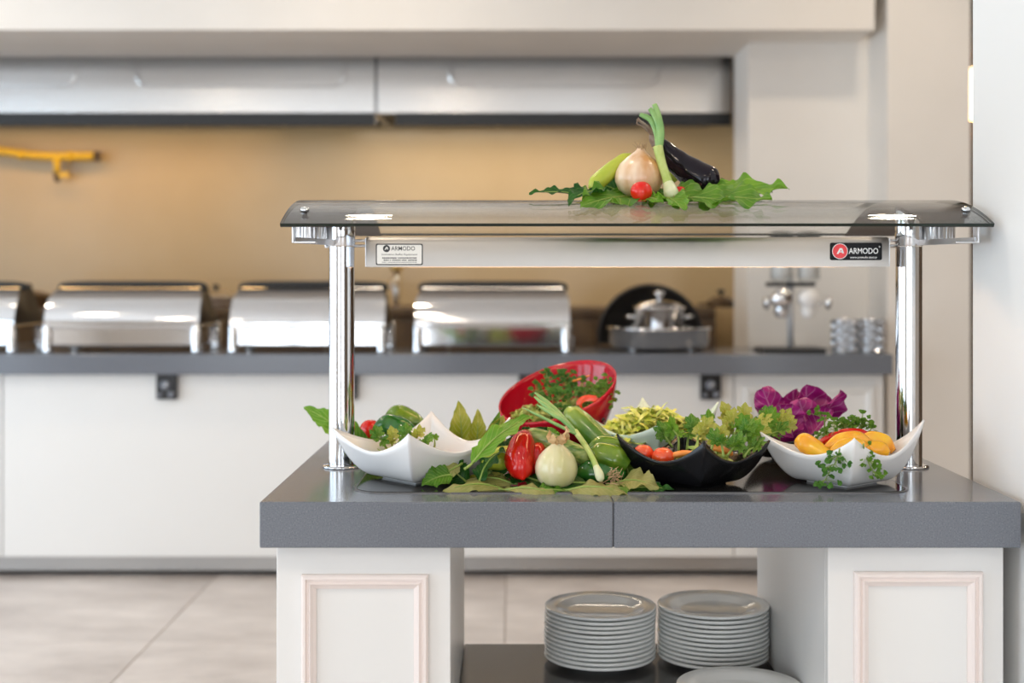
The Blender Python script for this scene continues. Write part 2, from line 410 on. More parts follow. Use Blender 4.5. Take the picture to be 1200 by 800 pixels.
# ------------------------------------------------------------------ kitchen hood
YH = 6.42
def hood_unit(x0, x1, label):
    zb_, zt = Z_(133, YH), Z_(30, YH)
    t = thing('extractor_hood', label, 'hood', ((x0+x1)/2, YH, zb_), 'kitchen extractor hoods')
    hw = (x1-x0)/2; h = zt-zb_; d = YK-YH-0.012
    box('front_panel', (-hw, 0, 0), (hw, 0.012, h), M_hood, t, 0.003)
    box('side_panel', (-hw, 0.012, 0), (-hw+0.01, d, h), M_hood, t); box('side_panel', (hw-0.01, 0.012, 0), (hw, d, h), M_hood, t)
    box('top_panel', (-hw, 0.0, h), (hw, d, h+0.01), M_hood, t)
    fb = box('filter_bank', (-hw+0.012, 0.03, 0.012), (hw-0.012, d-0.005, 0.05), M_dark, t)
    k = int(2*hw/0.45)
    for i in range(k):
        xa = -hw+0.02+i*(2*hw-0.04)/k
        box('filter', (xa+0.01, 0.04, -0.002), (xa+(2*hw-0.04)/k-0.01, d-0.01, 0.011), M_dark, fb, 0.003)
    box('lower_rim', (-hw+(0.09 if x1 > 0 else 0), -0.004, -0.058), (hw, 0.02, 0.004), M_blackpl, t, 0.002)
    # pressed rounded rectangles on the front
    k = max(1, round(2*hw/1.3))
    for i in range(k):
        xa = -hw+(i+0.5)*2*hw/k; w2 = 0.52; z0, z1 = 0.13, h-0.01
        pts = []
        for cx_, cz_, a0 in ((xa+w2-0.06, z0+0.06, -90), (xa+w2-0.06, z1-0.06, 0), (xa-w2+0.06, z1-0.06, 90), (xa-w2+0.06, z0+0.06, 180)):
            for q in range(5):
                a = math.radians(a0+q*22.5); pts.append(Vector((cx_+0.06*math.cos(a), 0, cz_+0.06*math.sin(a))))
        V = []; Fc = []
        m = len(pts); c = Vector((xa, 0, (z0+z1)/2))
        for p in pts:
            dirv = (p-c).normalized()
            V += [p+Vector((0, 0.001, 0)), p-dirv*0.012+Vector((0, -0.012, 0)), p-dirv*0.024+Vector((0, 0.001, 0))]
        for q in range(m):
            a, b = 3*q, 3*((q+1) % m)
            Fc += [(a, b, b+1, a+1), (a+1, b+1, b+2, a+2)]
        link('pressed_frame', mesh('pressed_frame', V, Fc), M_hood, t)
    return t
hood_unit(X_(441, YH)-2.64, X_(441, YH)-0.005, 'long stainless extractor hood section above the yellow pipe')
hood_unit(X_(441, YH)+0.003, X_(857, YH), 'stainless extractor hood section behind the vegetables on the glass')
for hx, hs_, he_, hc_ in ((-2.1, 1.6, 9, (1, 0.62, 0.26)), (-0.05, 1.6, 12, (1, 0.84, 0.66))):
    hl = bpy.data.lights.new('hood_lamp', 'AREA'); hl.shape = 'RECTANGLE'; hl.size = hs_; hl.size_y = 0.12; hl.energy = he_; hl.color = hc_
    ho = bpy.data.objects.new('hood_lamp', hl); COL.objects.link(ho); ho.location = (hx, 6.66, Z_(133, YH)-0.004)

# yellow gas pipe on the kitchen wall
YG = 6.92
t = thing('gas_pipe', 'yellow gas pipe with a valve on the kitchen wall', 'pipe', P(60, 185, YG))
o = t.location
tube('pipe', [P(-60, 173, YG)-o, P(0, 177, YG)-o, P(28, 181, YG)-o, P(60, 183, YG)-o, P(112, 183, YG)-o], [0.021]*5, M_yellow, t, 12, 24)
tube('drop_pipe', [P(67, 184, YG)-o, P(67, 204, YG)-o], [0.018, 0.018], M_yellow, t, 12, 2)
v = tube('valve', [P(67, 202, YG)-o, P(67, 213, YG)-o], [0.024, 0.012], M_brown, t, 12, 2)
box('valve_lever', tuple(P(68, 208, YG)-o-Vector((0, 0.015, 0))), tuple(P(81, 202, YG)-o), M_yellow, v, 0.003)
for q in (25, 83, 114):
    tube('pipe_collar', [P(q-3, 181 if q < 50 else 183, YG)-o, P(q+3, 181 if q < 50 else 183, YG)-o], [0.027, 0.027], M_brown if q > 100 else M_yellow, t, 14, 2)

# kitchen bench at the back wall with pots
YB = 6.45
bz = Z_(361, YB)
t = thing('kitchen_bench', 'dark brown kitchen bench behind the chafing dishes', 'bench', (-1.2, YB, 0))
box('cabinet', (-3.2, 0.02, 0), (2.2, 0.52, bz-0.04), M_brown, t, 0.005)
box('worktop', (-3.2, 0, bz-0.04), (2.2, 0.535, bz), M_brown, t, 0.006)
for i in range(9):
    d = box('door', (-3.17+i*0.6, 0.0, 0.1), (-2.6+i*0.6, 0.02, bz-0.06), M_brown, t, 0.004)
    box('handle', (-2.72+i*0.6, -0.025, bz-0.26), (-2.70+i*0.6, 0.0, bz-0.14), M_steel2, d, 0.003)
def pot(x, h, r, label, m):
    t = thing('stock_pot', label, 'pot', (x, YB+0.2, bz), 'pots on the kitchen bench')
    lathe('body', [(0, 0), (r*0.96, 0), (r, 0.01), (r, h), (r*1.05, h+0.004), (r*1.05, h+0.01), (r*0.97, h+0.008), (r*0.96, 0.02), (0, 0.02)], m, t, 28)
    lathe('lid', [(r*1.0, h+0.011), (r*0.6, h+0.03), (0.02, h+0.036), (0.0, h+0.036)], m, t, 28)
    lathe('knob', [(0.008, h+0.037), (0.008, h+0.05), (0.02, h+0.055), (0.018, h+0.068), (0, h+0.07)], M_blackpl, t, 16)
    for s in (-1, 1):
        tube('handle', [(s*r, -0.03, h*0.75), (s*(r+0.035), -0.03, h*0.78), (s*(r+0.035), 0.03, h*0.78), (s*r, 0.03, h*0.75)], [0.006]*4, m, t, 8, 12)
pot(X_(33, 6.65), 0.05, 0.11, 'dark low pot on the kitchen bench left of the first chafing dish', M_brown)
pot(X_(253, 6.65), 0.045, 0.09, 'dark low pot on the kitchen bench between the left chafing dishes', M_steel2)
pot(X_(845, 6.65), 0.02, 0.07, 'small pan on the kitchen bench right of the round chafing dish', M_brown)
t = thing('wall_faucet', 'brass and steel faucet on the kitchen wall under the lamp housing', 'faucet', P(464, 345, 6.9))
tube('riser', [(0, 0, -0.10), (0, 0, 0.12)], [0.014, 0.014], M_steel2, t, 12, 2)
lathe('knob', [(0, 0.12), (0.025, 0.122), (0.032, 0.14), (0.022, 0.16), (0, 0.165)], mat('brass', (0.7, 0.5, 0.2), 0.3, 1.0), t, 16)
tube('spout', [(0, -0.01, 0.05), (0, -0.12, 0.08), (0, -0.2, 0.04)], [0.011, 0.011, 0.011], M_steel2, t, 10, 12)

# ------------------------------------------------------------------ back counter
SB = F/289.0                     # depth of the slab's front edge
zt = Z_(415, SB)
xr = X_(1047, SB)
t = thing('serving_countertop', 'long grey stone countertop along the back under the chafing dishes', 'countertop', (0, SB, zt))
jb = [-4.55, -2.1, 0.1, xr]
for a, b in zip(jb, jb[1:]):
    box('slab', (a+0.0005, 0, -0.083), (b-0.0005, YW-SB-0.002, 0), M_quartz, t, 0.003)
YC = SB+0.06
zb0, zb1 = Z_(652, YC), zt-0.083
t = thing('serving_cabinet', 'cream white panelled base of the back serving counter', 'counter', (0, YC, 0))
edges = [-4.55, X_(-205, YC), X_(3, YC), X_(860, YC), X_(1036, YC)]
box('carcass', (-4.55, 0.02, zb0), (edges[-1], YW-YC-0.002, zb1-0.001), M_lac, t)
for i, (a, b) in enumerate(zip(edges, edges[1:])):
    p = box('panel', (a+0.003, 0, zb0), (b-0.003, 0.02, zb1-0.001), M_lac, t, 0.002)
box('kick_plate', (-4.55, 0.05, Z_(668, YC+0.05)), (edges[-1], 0.062, zb0-0.001), M_kick, t)
box('plinth', (-4.55, 0.16, 0.0), (edges[-1]-0.02, 0.3, zb0), M_dark, t)  # near-black colour stands for the shadow gap below the kick plate
def moulding_frame(parent, x0, x1, z0, z1, wd, dp, m, y=0.0, sub=None):
    "four mitred moulding strips standing proud of the face y"
    prof = [(0.0, 0.0), (0.0, -dp*0.75), (0.14, -dp), (0.30, -dp), (0.36, -dp*0.62), (0.46, -dp*0.62), (0.62, -dp*0.95), (0.8, -dp*0.55), (1.0, -dp*0.3), (1.0, 0.0)]
    cs = [(x0, z0, 1, 1), (x1, z0, -1, 1), (x1, z1, -1, -1), (x0, z1, 1, -1)]
    for k in range(4):
        a, b = cs[k], cs[(k+1) % 4]
        V = []
        for cx_, cz_, sx, sz in (a, b):
            for u, d in prof: V.append((cx_+sx*u*wd, y+d, cz_+sz*u*wd))
        m_ = len(prof); Fc = [(i, i+1, m_+i+1, m_+i) for i in range(m_-1)]
        Fc += [tuple(range(m_)), tuple(range(2*m_-1, m_-1, -1))]
        o = link('moulding', mesh('moulding', V, Fc), m, parent, False)
        bm = bmesh.new(); bm.from_mesh(o.data); bmesh.ops.recalc_face_normals(bm, faces=bm.faces); bm.to_mesh(o.data); bm.free()
moulding_frame(t, X_(872, YC), X_(1024, YC), zb0+0.06, Z_(452, YC), 0.035, 0.016, M_lac)
# heater control boxes under the slab
for q, lab in ((197, 'black control box under the back counter below the leftmost full chafing dish'), (408, 'black control box under the back counter behind the left chrome post'),
               (620, 'black control box under the back counter behind the red bowl'), (832, 'black control box under the back counter above the mint bowl')):
    c = thing('control_box', lab, 'control box', (X_(q, YC), YC, zb1-0.002), 'heater controls')
    hw = px(12, YC); h = px(29, YC)
    box('housing', (-hw, -0.03, -h), (hw, 0, 0), M_blackpl, c, 0.004)
    for (u, v_, r) in ((-0.002, -h*0.42, 0.021), (-0.024, -h*0.82, 0.010), (0.022, -h*0.80, 0.014)):
        kn = lathe('knob', [(r, 0), (r, 0.008), (r*0.8, 0.014), (0, 0.014)], M_greypl, c, 20); kn.location = (u, -0.03, v_); kn.rotation_euler = (PI/2, 0, 0)
        if r > 0.015:
            kk = box('pointer', (-0.002, -0.004, 0.0145), (0.002, r*0.75, 0.016), M_whst, kn); kk.rotation_euler = (0, 0, -0.7)

# roll-top chafing dishes
def chafer(xc, label, yc=SB+0.09):
    t = thing('chafing_dish', label, 'chafing dish', (xc, yc, zt), 'roll-top chafing dishes')
    W, D = 0.665, 0.40
    hw = W/2; hb = 0.105
    box('water_pan', (-hw+0.03, 0.02, 0.025), (hw-0.03, D-0.02, hb), M_mirror, t, 0.008, 3)
    box('frame_rim', (-hw+0.012, 0.006, hb-0.004), (hw-0.012, D-0.006, hb+0.008), M_mirror, t, 0.004)
    for sx in (-1, 1):
        for yy in (0.026, D-0.026):
            lg = lathe('leg', [(0.0, 0), (0.024, 0.0), (0.026, 0.006), (0.022, 0.02), (0.022, hb+0.004), (0.018, hb+0.012), (0, hb+0.014)], M_chrome, t, 20, (sx*(hw-0.024), yy, 0))
    # rolled lid: quarter-round shell that curves back as it rises, rounded upper corners
    R = 0.165; z0 = hb+0.008
    def sec(a, s):      # a: 0 front bottom .. 1 back top
        ang = a*PI*0.62
        y = 0.012+0.20*(1-math.cos(ang)); z = z0+R*math.sin(min(ang, PI/2)) if ang < PI/2 else z0+R*math.sin(ang)
        return y, z
    V, Fc = [], []; na, nx = 18, 16
    for i in range(na+1):
        y, z = sec(i/na, 0)
        zz = (z-z0)/R
        sh = 0.034*max(0, (zz-0.55)/0.45)**2
        for j in range(nx+1):
            u = -1+2*j/nx
            V.append((u*(hw-0.012-sh), y, z))
    for i in range(na):
        for j in range(nx):
            a = i*(nx+1)+j; Fc.append((a, a+1, a+nx+2, a+nx+1))
    lid = link('roll_lid', mesh('roll_lid', V, Fc), M_mirror, t)
    for sx in (-1, 1):
        pts = [sec(i/na, 0) for i in range(na+1)]
        V2 = []
        for (y, z) in pts:
            zz = (z-z0)/R; sh = 0.034*max(0, (zz-0.55)/0.45)**2
            V2.append((sx*(hw-0.012-sh), y, z))
        V2.append((sx*(hw-0.012), D-0.03, z0)); V2.append((sx*(hw-0.012), 0.02, z0))
        c = (sx*(hw-0.012), 0.2, z0+0.02); V2.append(c); nn = len(V2)-1
        link('end_cap', mesh('end_cap', V2, [(i, (i+1) % nn, nn) for i in range(nn)]), M_blackpl, lid)
    ytop, ztop = sec(0.80, 0)
    p = [(-hw+0.05, ytop-0.03, z0+R+0.001), (hw-0.05, ytop-0.03, z0+R+0.001)]
    tube('top_trim', [(-hw+0.03, ytop-0.03, z0+R-0.022), (-hw+0.055, ytop-0.03, z0+R+0.002), (0, ytop-0.03, z0+R+0.006), (hw-0.055, ytop-0.03, z0+R+0.002), (hw-0.03, ytop-0.03, z0+R-0.022)], [0.012]*5, M_dark, lid, 8, 30)
    return t
for q, lab in ((-75, 'roll-top chafing dish cut off by the left picture edge'), (142, 'polished roll-top chafing dish, leftmost of those seen whole'),
               (360, 'polished roll-top chafing dish behind the left chrome post'), (577, 'polished roll-top chafing dish left of the round one')):
    chafer(X_(q, SB+0.1), lab)

# round chafing dish with its lid standing open
yc = SB+0.30
xc = X_(772, yc)
t = thing('round_chafing_dish', 'round chafing dish with its dark domed lid standing open', 'chafing dish', (xc, yc, zt))
lathe('body', [(0, 0.012), (0.20, 0.012), (0.214, 0.03), (0.216, 0.088), (0.222, 0.092), (0.222, 0.10), (0.205, 0.10), (0.20, 0.05), (0, 0.05)], M_mirror, t, 48)
for k in range(4):
    a = PI/4+k*PI/2
    lathe('foot', [(0, 0), (0.014, 0), (0.014, 0.014), (0, 0.014)], M_chrome, t, 12, (0.17*math.cos(a), 0.17*math.sin(a), 0))
lid = lathe('lid', [(0.232, 0.0), (0.236, 0.004), (0.225, 0.03), (0.17, 0.085), (0.08, 0.115), (0.0, 0.12)], M_blackpl, t, 48)  # polished lid coloured flat black in place of its dark reflection
lid.location = (-0.012, 0.225, 0.075); lid.rotation_euler = (-PI/2-0.12, 0, 0)
lid.location.z = 0.06
rim = lathe('lid_rim', [(0.228, -0.003), (0.238, -0.004), (0.238, 0.006), (0.234, 0.006)], M_steel2, lid, 48)
rim.data.materials.clear(); rim.data.materials.append(M_blackpl)
lid.location.z = 0.045
for q in (lid, rim):       # the roll lid is a half dome that stops at its hinge
    bm = bmesh.new(); bm.from_mesh(q.data)
    bmesh.ops.bisect_plane(bm, geom=list(bm.verts)+list(bm.edges)+list(bm.faces), plane_co=(0, 0.025, 0), plane_no=(0, 1, 0), clear_outer=True)
    bm.to_mesh(q.data); bm.free()
lathe('hinge', [(0, -0.03), (0.018, -0.03), (0.018, 0.03), (0, 0.03)], M_chrome, t, 14, (0, 0.226, 0.10)).rotation_euler = (0, PI/2, 0)
# soup pot standing in it
s = thing('soup_pot', 'shiny lidded soup pot standing in the round chafing dish', 'pot', (xc+0.0, yc-0.02, zt+0.051))
lathe('body', [(0, 0), (0.098, 0), (0.104, 0.008), (0.104, 0.125), (0.112, 0.128), (0.112, 0.134), (0.10, 0.134), (0.098, 0.02), (0, 0.02)], M_mirror, s, 36)
lathe('lid', [(0.105, 0.1345), (0.08, 0.152), (0.03, 0.163), (0, 0.165)], M_mirror, s, 36)
lathe('knob', [(0.010, 0.164), (0.008, 0.178), (0.022, 0.186), (0.022, 0.198), (0.0, 0.206)], M_chrome, s, 18)
for sx in (-1, 1):
    tube('handle', [(sx*0.102, -0.03, 0.09), (sx*0.135, -0.028, 0.094), (sx*0.135, 0.028, 0.094), (sx*0.102, 0.03, 0.09)], [0.006]*4, M_chrome, s, 8, 14)

# twin cereal dispenser
yd = SB+0.2
t = thing('cereal_dispenser', 'twin cereal dispenser on a chrome pole with a black base', 'dispenser', (X_(926, yd), yd, zt))
s_ = yd/F
box('base', (-38*s_, -0.1, 0), (36*s_, 0.1, 0.018), M_blackpl, t, 0.005)
tube('pole', [(2*s_, 0.03, 0.018), (2*s_, 0.03, 92*s_)], [0.014, 0.014], M_pole, t, 16, 2)
box('crossbar', (-26*s_, 0.0, 76*s_), (30*s_, 0.06, 81*s_), M_blackpl, t, 0.003)
for u, m in ((-11, M_chrome), (20, M_white)):
    lathe('hopper', [(0.030, 81*s_), (0.048, 84*s_), (0.048, 132*s_), (0.046, 132*s_), (0.046, 85*s_), (0.028, 82*s_)], M_acryl, t, 28, (u*s_, -0.02, 0))
    lathe('hopper_lid', [(0, 132.5*s_), (0.052, 132.5*s_), (0.052, 138*s_), (0.02, 140*s_), (0, 140*s_)], M_blackpl, t, 28, (u*s_, -0.02, 0))
    lathe('cereal_fill', [(0, 85*s_), (0.043, 86*s_), (0.043, 118*s_), (0, 120*s_)], M_white, t, 24, (u*s_, -0.02, 0))
    wc = lathe('portion_wheel_housing', [(0, -0.03), (0.038, -0.03), (0.042, -0.02), (0.042, 0.02), (0.038, 0.03), (0, 0.03)], m, t, 24, (u*s_, -0.02, 62*s_))
    wc.rotation_euler = (PI/2, 0, 0)
    lathe('chute', [(0.022, 40*s_), (0.032, 46*s_), (0.026, 58*s_)], m, t, 20, (u*s_, -0.02, 0))
for u, d in ((-26, -1), (40, 1)):
    kn = lathe('turn_knob', [(0.006, -0.03), (0.006, 0.0), (0.026, 0.002), (0.028, 0.016), (0.016, 0.022), (0, 0.022)], M_chrome, t, 18, (u*s_, -0.02, 57*s_))
    kn.rotation_euler = (0, d*PI/2, 0)

# perforated cutlery cups
def cup(q, r, label, m):
    y = SB+0.16
    t = thing('cutlery_cup', label, 'cup', (X_(q, y), y, zt), 'perforated cutlery cups')
    h = 0.135; nr, nc = 7, 18
    V, Fc = [], []
    # wall made of a net of square holes with round-ish corners
    zs = [0.004+i*(h-0.008)/nr for i in range(nr+1)]
    for zi, z in enumerate(zs):
        for c in range(nc):
            a = 2*PI*(c+0.5*(zi % 2))/nc
            V.append((r*math.cos(a), r*math.sin(a), z))
    for zi in range(nr):
        for c in range(nc): Fc.append((zi*nc+c, zi*nc+(c+1) % nc, (zi+1)*nc+(c+1) % nc, (zi+1)*nc+c))
    me = mesh('perforated_wall', V, Fc)
    o = link('perforated_wall', me, m, t, False)
    wf = o.modifiers.new('net', 'WIREFRAME'); wf.thickness = 0.010; wf.use_even_offset = False
    lathe('inner_sleeve', [(r*0.86, 0.004), (r*0.86, h-0.01)], M_steel2, t, 28)
    lathe('rim', [(r*0.97, h-0.004), (r*1.04, h-0.004), (r*1.04, h+0.003), (r*0.97, h+0.003), (r*0.97, h-0.004)], m, t, 28)
    lathe('base', [(0, 0), (r*1.0, 0), (r*1.0, 0.006), (0, 0.006)], m, t, 28)
cup(990, 0.050, 'perforated silver cutlery cup nearer the cereal dispenser', M_chrome)
cup(1021, 0.054, 'perforated silver cutlery cup nearest the end of the back counter', M_chrome)

# ------------------------------------------------------------------ buffet island
Y0, Y1 = 2.36, 3.25
ZT = EYE-266*Y0/F                # top of the island
TH = 54*Y0/F
XL, XR, XM = X_(304, Y0), X_(1197, Y0), X_(719, Y0)
t = thing('island_countertop', 'thick grey quartz countertop of the salad island', 'countertop', (0, Y0, ZT))
box('slab', (XL, 0, -TH), (XM-0.0006, Y1-Y0, 0), M_quartz, t, 0.0025)
box('slab', (XM+0.0006, 0, -TH), (XR, Y1-Y0, 0), M_quartz, t, 0.0025)
box('joint_filler', (XM-0.0006, 0.002, -TH+0.002), (XM+0.0006, Y1-Y0-0.002, -0.002), M_dark, t)
box('bounce_panel', (X_(528, 2.40)+0.004, 0.10, -TH-0.005), (X_(970, 2.40)-0.004, 0.72, -TH-0.0005), M_lac, t, 0.001)  # unseen white board added to bounce light onto the plate stacks
# black glass warming plate let into the top
def rounded_slab(name, x0, x1, y0, y1, z0, z1, r, m, parent, n=8):
    pts = []
    for cx_, cy_, a0 in ((x1-r, y0+r, -90), (x1-r, y1-r, 0), (x0+r, y1-r, 90), (x0+r, y0+r, 180)):
        for q in range(n+1):
            a = math.radians(a0+q*90/n); pts.append((cx_+r*math.cos(a), cy_+r*math.sin(a)))
    k = len(pts)
    V = [(x, y, z0) for x, y in pts]+[(x, y, z1) for x, y in pts]
    Fc = [tuple(range(k-1, -1, -1)), tuple(range(k, 2*k))]+[(i, (i+1) % k, k+(i+1) % k, k+i) for i in range(k)]
    return link(name, mesh(name, V, Fc), m, parent, False)
t = thing('warming_plate', 'black glass warming plate set into the island top under the bowls', 'hot plate', (0, 0, ZT))
rounded_slab('trim_frame', -0.300, 0.752, 2.452, 3.11, 0, 0.0018, 0.055, M_trim, t)
rounded_slab('glass_plate', -0.296, 0.748, 2.456, 3.106, 0.0018, 0.0028, 0.052, M_black_glass, t)
ZP = ZT+0.0028
# cabinets
YF = 2.40
def cabinet(x0, x1, ox0, ox1, oy, label, inner):
    t = thing('island_cabinet', label, 'cabinet', ((x0+x1)/2, YF, 0), 'cabinets under the salad island')
    hw = (x1-x0)/2; c = (x0+x1)/2; top = ZT-TH-0.001; D = 0.69
    b = box('body', (-hw, 0.022, 0.06), (hw, D, top), M_lac, t, 0.0015)
    box('front', (-hw, 0, 0.06), (hw, 0.0205, top), M_lac, t, 0.002)
    box('plinth', (-hw+0.01, 0.04, 0), (hw-0.01, D-0.02, 0.06), M_dark, t)
    z1 = Z_(oy, YF)
    moulding_frame(t, ox0-c, ox1-c, 0.16, z1, px(17, YF), 0.014, M_mould)
    return t
cabinet(X_(324, YF), X_(528, YF), X_(354, YF), X_(502, YF), 672, 'white panelled cabinet under the left end of the salad island', 1)
cabinet(X_(970, YF), X_(1176, YF), X_(1000, YF), X_(1150, YF), 669, 'white panelled cabinet under the right end of the salad island', -1)
ZS = Z_(754, 3.09)
t = thing('plate_shelf', 'dark shelf carrying the plate stacks between the island cabinets', 'shelf', (0.232, YF, ZS))
box('board', (X_(528, YF)-0.232+0.001, 0.02, -0.03), (X_(970, YF)-0.232-0.001, 0.69, 0), M_shelf, t, 0.002)
box('front_edging', (X_(528, YF)-0.232+0.001, 0.012, -0.03), (X_(970, YF)-0.232-0.001, 0.0195, 0), M_shelf, t, 0.001)

# plates
plate_me = lathe_mesh('plate', [(0, 0.003), (0.066, 0.003), (0.070, 0.0), (0.075, 0.0), (0.078, 0.004), (0.095, 0.0090), (0.1215, 0.0128),
                                (0.1240, 0.0140), (0.1248, 0.0165), (0.1244, 0.0188), (0.1232, 0.0197), (0.094, 0.0140), (0.078, 0.0080), (0.070, 0.0062), (0, 0.0058)], 64)
ORD = ['topmost', 'second', 'third', 'fourth', 'fifth', 'sixth', 'seventh', 'eighth', 'ninth', 'tenth', 'eleventh', 'twelfth', 'thirteenth']
def stack(xc, yc, n_, dz, where, group):
    for k in range(n_):
        i = n_-1-k
        ox, oy = rnd.uniform(-0.0015, 0.0015), rnd.uniform(-0.0015, 0.0015)
        o = link('plate', plate_me, M_porc, None, True)
        o.location = (xc+ox, yc+oy, ZS+0.0002+k*dz)
        if k == 0: lab = 'white round plate, the bottom one of '+where
        elif i == 0: lab = 'white round plate on top of '+where
        else: lab = 'white round plate, %s from the top of %s' % (ORD[i], where)
        tag(o, lab, 'plate', group)
YS = 2.955
stack(X_(703, YS), YS-0.003, 12, 0.0098, 'the left stack on the dark shelf', 'plates of the left stack')
stack(X_(836, YS), YS+0.002, 12, 0.0099, 'the right stack beside the cabinet', 'plates of the right stack')
YS2 = 2.59
stack(X_(868, YS2), YS2, 5, 0.0098, 'the low stack at the bottom picture edge', 'plates of the front stack')

# ------------------------------------------------------------------ sneeze guard
GY = 2.79; GH = 0.30
GXL, GXR = X_(328, 2.49), X_(1165.5, 2.49)
GR = 0.78; ZAP = Z_(235, GY)
def gz(y): return ZAP-(GR-math.sqrt(GR*GR-(y-GY)**2))
g = thing('sneeze_guard', 'arched glass sneeze guard on two chrome posts over the salad bar', 'sneeze guard', (0.24, GY, ZT))
def arc_sheet(name, x0, x1, th, m, parent, edge=None, nn=28, lift=0.0):
    V, Fc = [], []
    am = math.asin(GH/GR)
    for i in range(nn+1):
        a = -am+2*am*i/nn
        for rr in (GR+lift, GR+lift-th):
            y = GY+rr*math.sin(a); z = ZAP-GR+rr*math.cos(a)
            V += [(x0, y, z), (x1, y, z)]
    for i in range(nn):
        b = 4*i
        Fc.append((b, b+1, b+5, b+4)); Fc.append((b+2, b+6, b+7, b+3))
    o = link(name, mesh(name, V, Fc), m, None, True)
    E = [(0, 2, 3, 1), (4*nn, 4*nn+1, 4*nn+3, 4*nn+2)]
    for i in range(nn):
        b = 4*i; E.append((b, b+4, b+6, b+2)); E.append((b+1, b+3, b+7, b+5))
    used = sorted({k for q in E for k in q}); ix = {k: i for i, k in enumerate(used)}
    e = link(name+'_edge', mesh(name+'_edge', [V[k] for k in used], [tuple(ix[k] for k in q) for q in E]), edge or m, None, False)
    for q in (o, e):
        q.parent = parent if q is o else o
        if q is o: q.matrix_parent_inverse = Matrix.Translation(-Vector(parent.location))
    return o
BW = 0.132
gl = arc_sheet('canopy_glass', GXL, GXR, 0.006, M_glass, g, M_edge)
bl = arc_sheet('painted_band', GXL+0.0005, GXL+BW, 0.0012, M_paint, g, None, lift=-0.0062)
br = arc_sheet('painted_band', GXR-BW, GXR-0.0005, 0.0012, M_paint, g, None, lift=-0.0062)
PXL, PXR = X_(400.5, GY), X_(1065, GY)
def gpart(o): 
    o.matrix_parent_inverse = Matrix.Translation(-Vector(g.location)); return o
pr = 15*GY/F
zc0, zc1 = Z_(289, GY), gz(GY)-0.0085
for X, sg in ((PXL, -1), (PXR, 1)):
    post = gpart(lathe('post', [(0, 0.001), (pr, 0.001), (pr, zc0-ZT), (0, zc0-ZT)], M_chrome, g, 40)); post.location = (X, GY, ZT)
    autosmooth(post)
    fl_ = lathe('base_flange', [(pr*1.01, 0.0003), (0.041, 0.0003), (0.041, 0.003), (0.038, 0.005), (pr*1.01, 0.005)], M_chrome, post, 40)
    cl = lathe('collar', [(0, zc0-ZT+0.0012), (pr*1.02, zc0-ZT+0.0012), (pr*1.05, zc0-ZT+0.003), (pr*1.05, zc1-ZT-0.002), (pr*1.0, zc1-ZT), (0, zc1-ZT)], M_chrome, post, 40)
    autosmooth(cl)
    # flat strap running out to the glass ends, front and back
    hs = px(7, 2.6)
    zlow = zc0+0.002
    for sy in (-1, 1):
        xo = X+sg*0.062
        path = [Vector((X+sg*pr*0.5, GY+sy*pr*0.6, 0)), Vector((X+sg*pr*0.9, GY+sy*0.09, 0)), Vector((X+sg*0.05, GY+sy*0.185, 0)), Vector((xo, GY+sy*0.225, 0))]
        pc = catmull(path, 12)
        V, Fc = [], []
        for i, p in enumerate(pc):
            d = (pc[min(i+1, 12)]-pc[max(i-1, 0)]).normalized(); nrm = Vector((-d.y, d.x, 0))*0.002
            hh = hs
            for q in (nrm, -nrm):
                V += [p+q+Vector((0, 0, zlow)), p+q+Vector((0, 0, zlow+hh))]
        for i in range(12):
            b = 4*i
            for a_, c_ in ((0, 1), (1, 3), (3, 2), (2, 0)): Fc.append((b+a_, b+c_, b+4+c_, b+4+a_))
        Fc.append((0, 1, 3, 2)); Fc.append((48, 50, 51, 49))
        st = gpart(link('strap', mesh('strap', V, Fc), M_steel2, g, False)); autosmooth(st)
        # horizontal foot plate and glass stud
        yb = GY+sy*0.225
        fp = box('strap_foot', (min(X+sg*0.02, xo+sg*0.004), yb-0.012, zlow), (max(X+sg*0.02, xo+sg*0.004), yb+0.012, zlow+0.004), M_steel2, st, 0.001)
        end = box('strap_end', (min(xo, xo+sg*0.004), yb-0.014, zlow), (max(xo, xo+sg*0.004), yb+0.014, gz(yb-0.014)-0.009), M_steel2, st, 0.001)
        sx_ = X+sg*0.043
        sl = (yb-GY)/math.sqrt(GR*GR-(yb-GY)**2)
        stud = gpart(lathe('glass_stud', [(0, 0.009), (0.005, 0.0085), (0.0085, 0.005), (0.009, 0.0005), (0.005, 0.0), (0.005, -0.03), (0, -0.03)], M_chrome, g, 18))
        stud.location = (sx_, yb, gz(yb)); stud.rotation_euler = (-math.atan(sl), 0, 0)
# ribbed knobs outside the two collars
for X, sg in ((PXL, -1), (PXR, 1)):
    rw = gpart(lathe('ribbed_knob', [(0, 0), (0.0315, 0), (0.0325, 0.005), (0.0325, 0.010), (0.0325, 0.038), (0.030, 0.042), (0, 0.042)], M_steel2, g, 144,
               mod=lambda t, a: 1+(0.045 if math.cos(a*24) > 0 else -0.045)*(1 if 0.4 < t < 0.8 else 0)))
    rw.location = (X+sg*0.0625, GY, zc0+0.008); autosmooth(rw, 40)

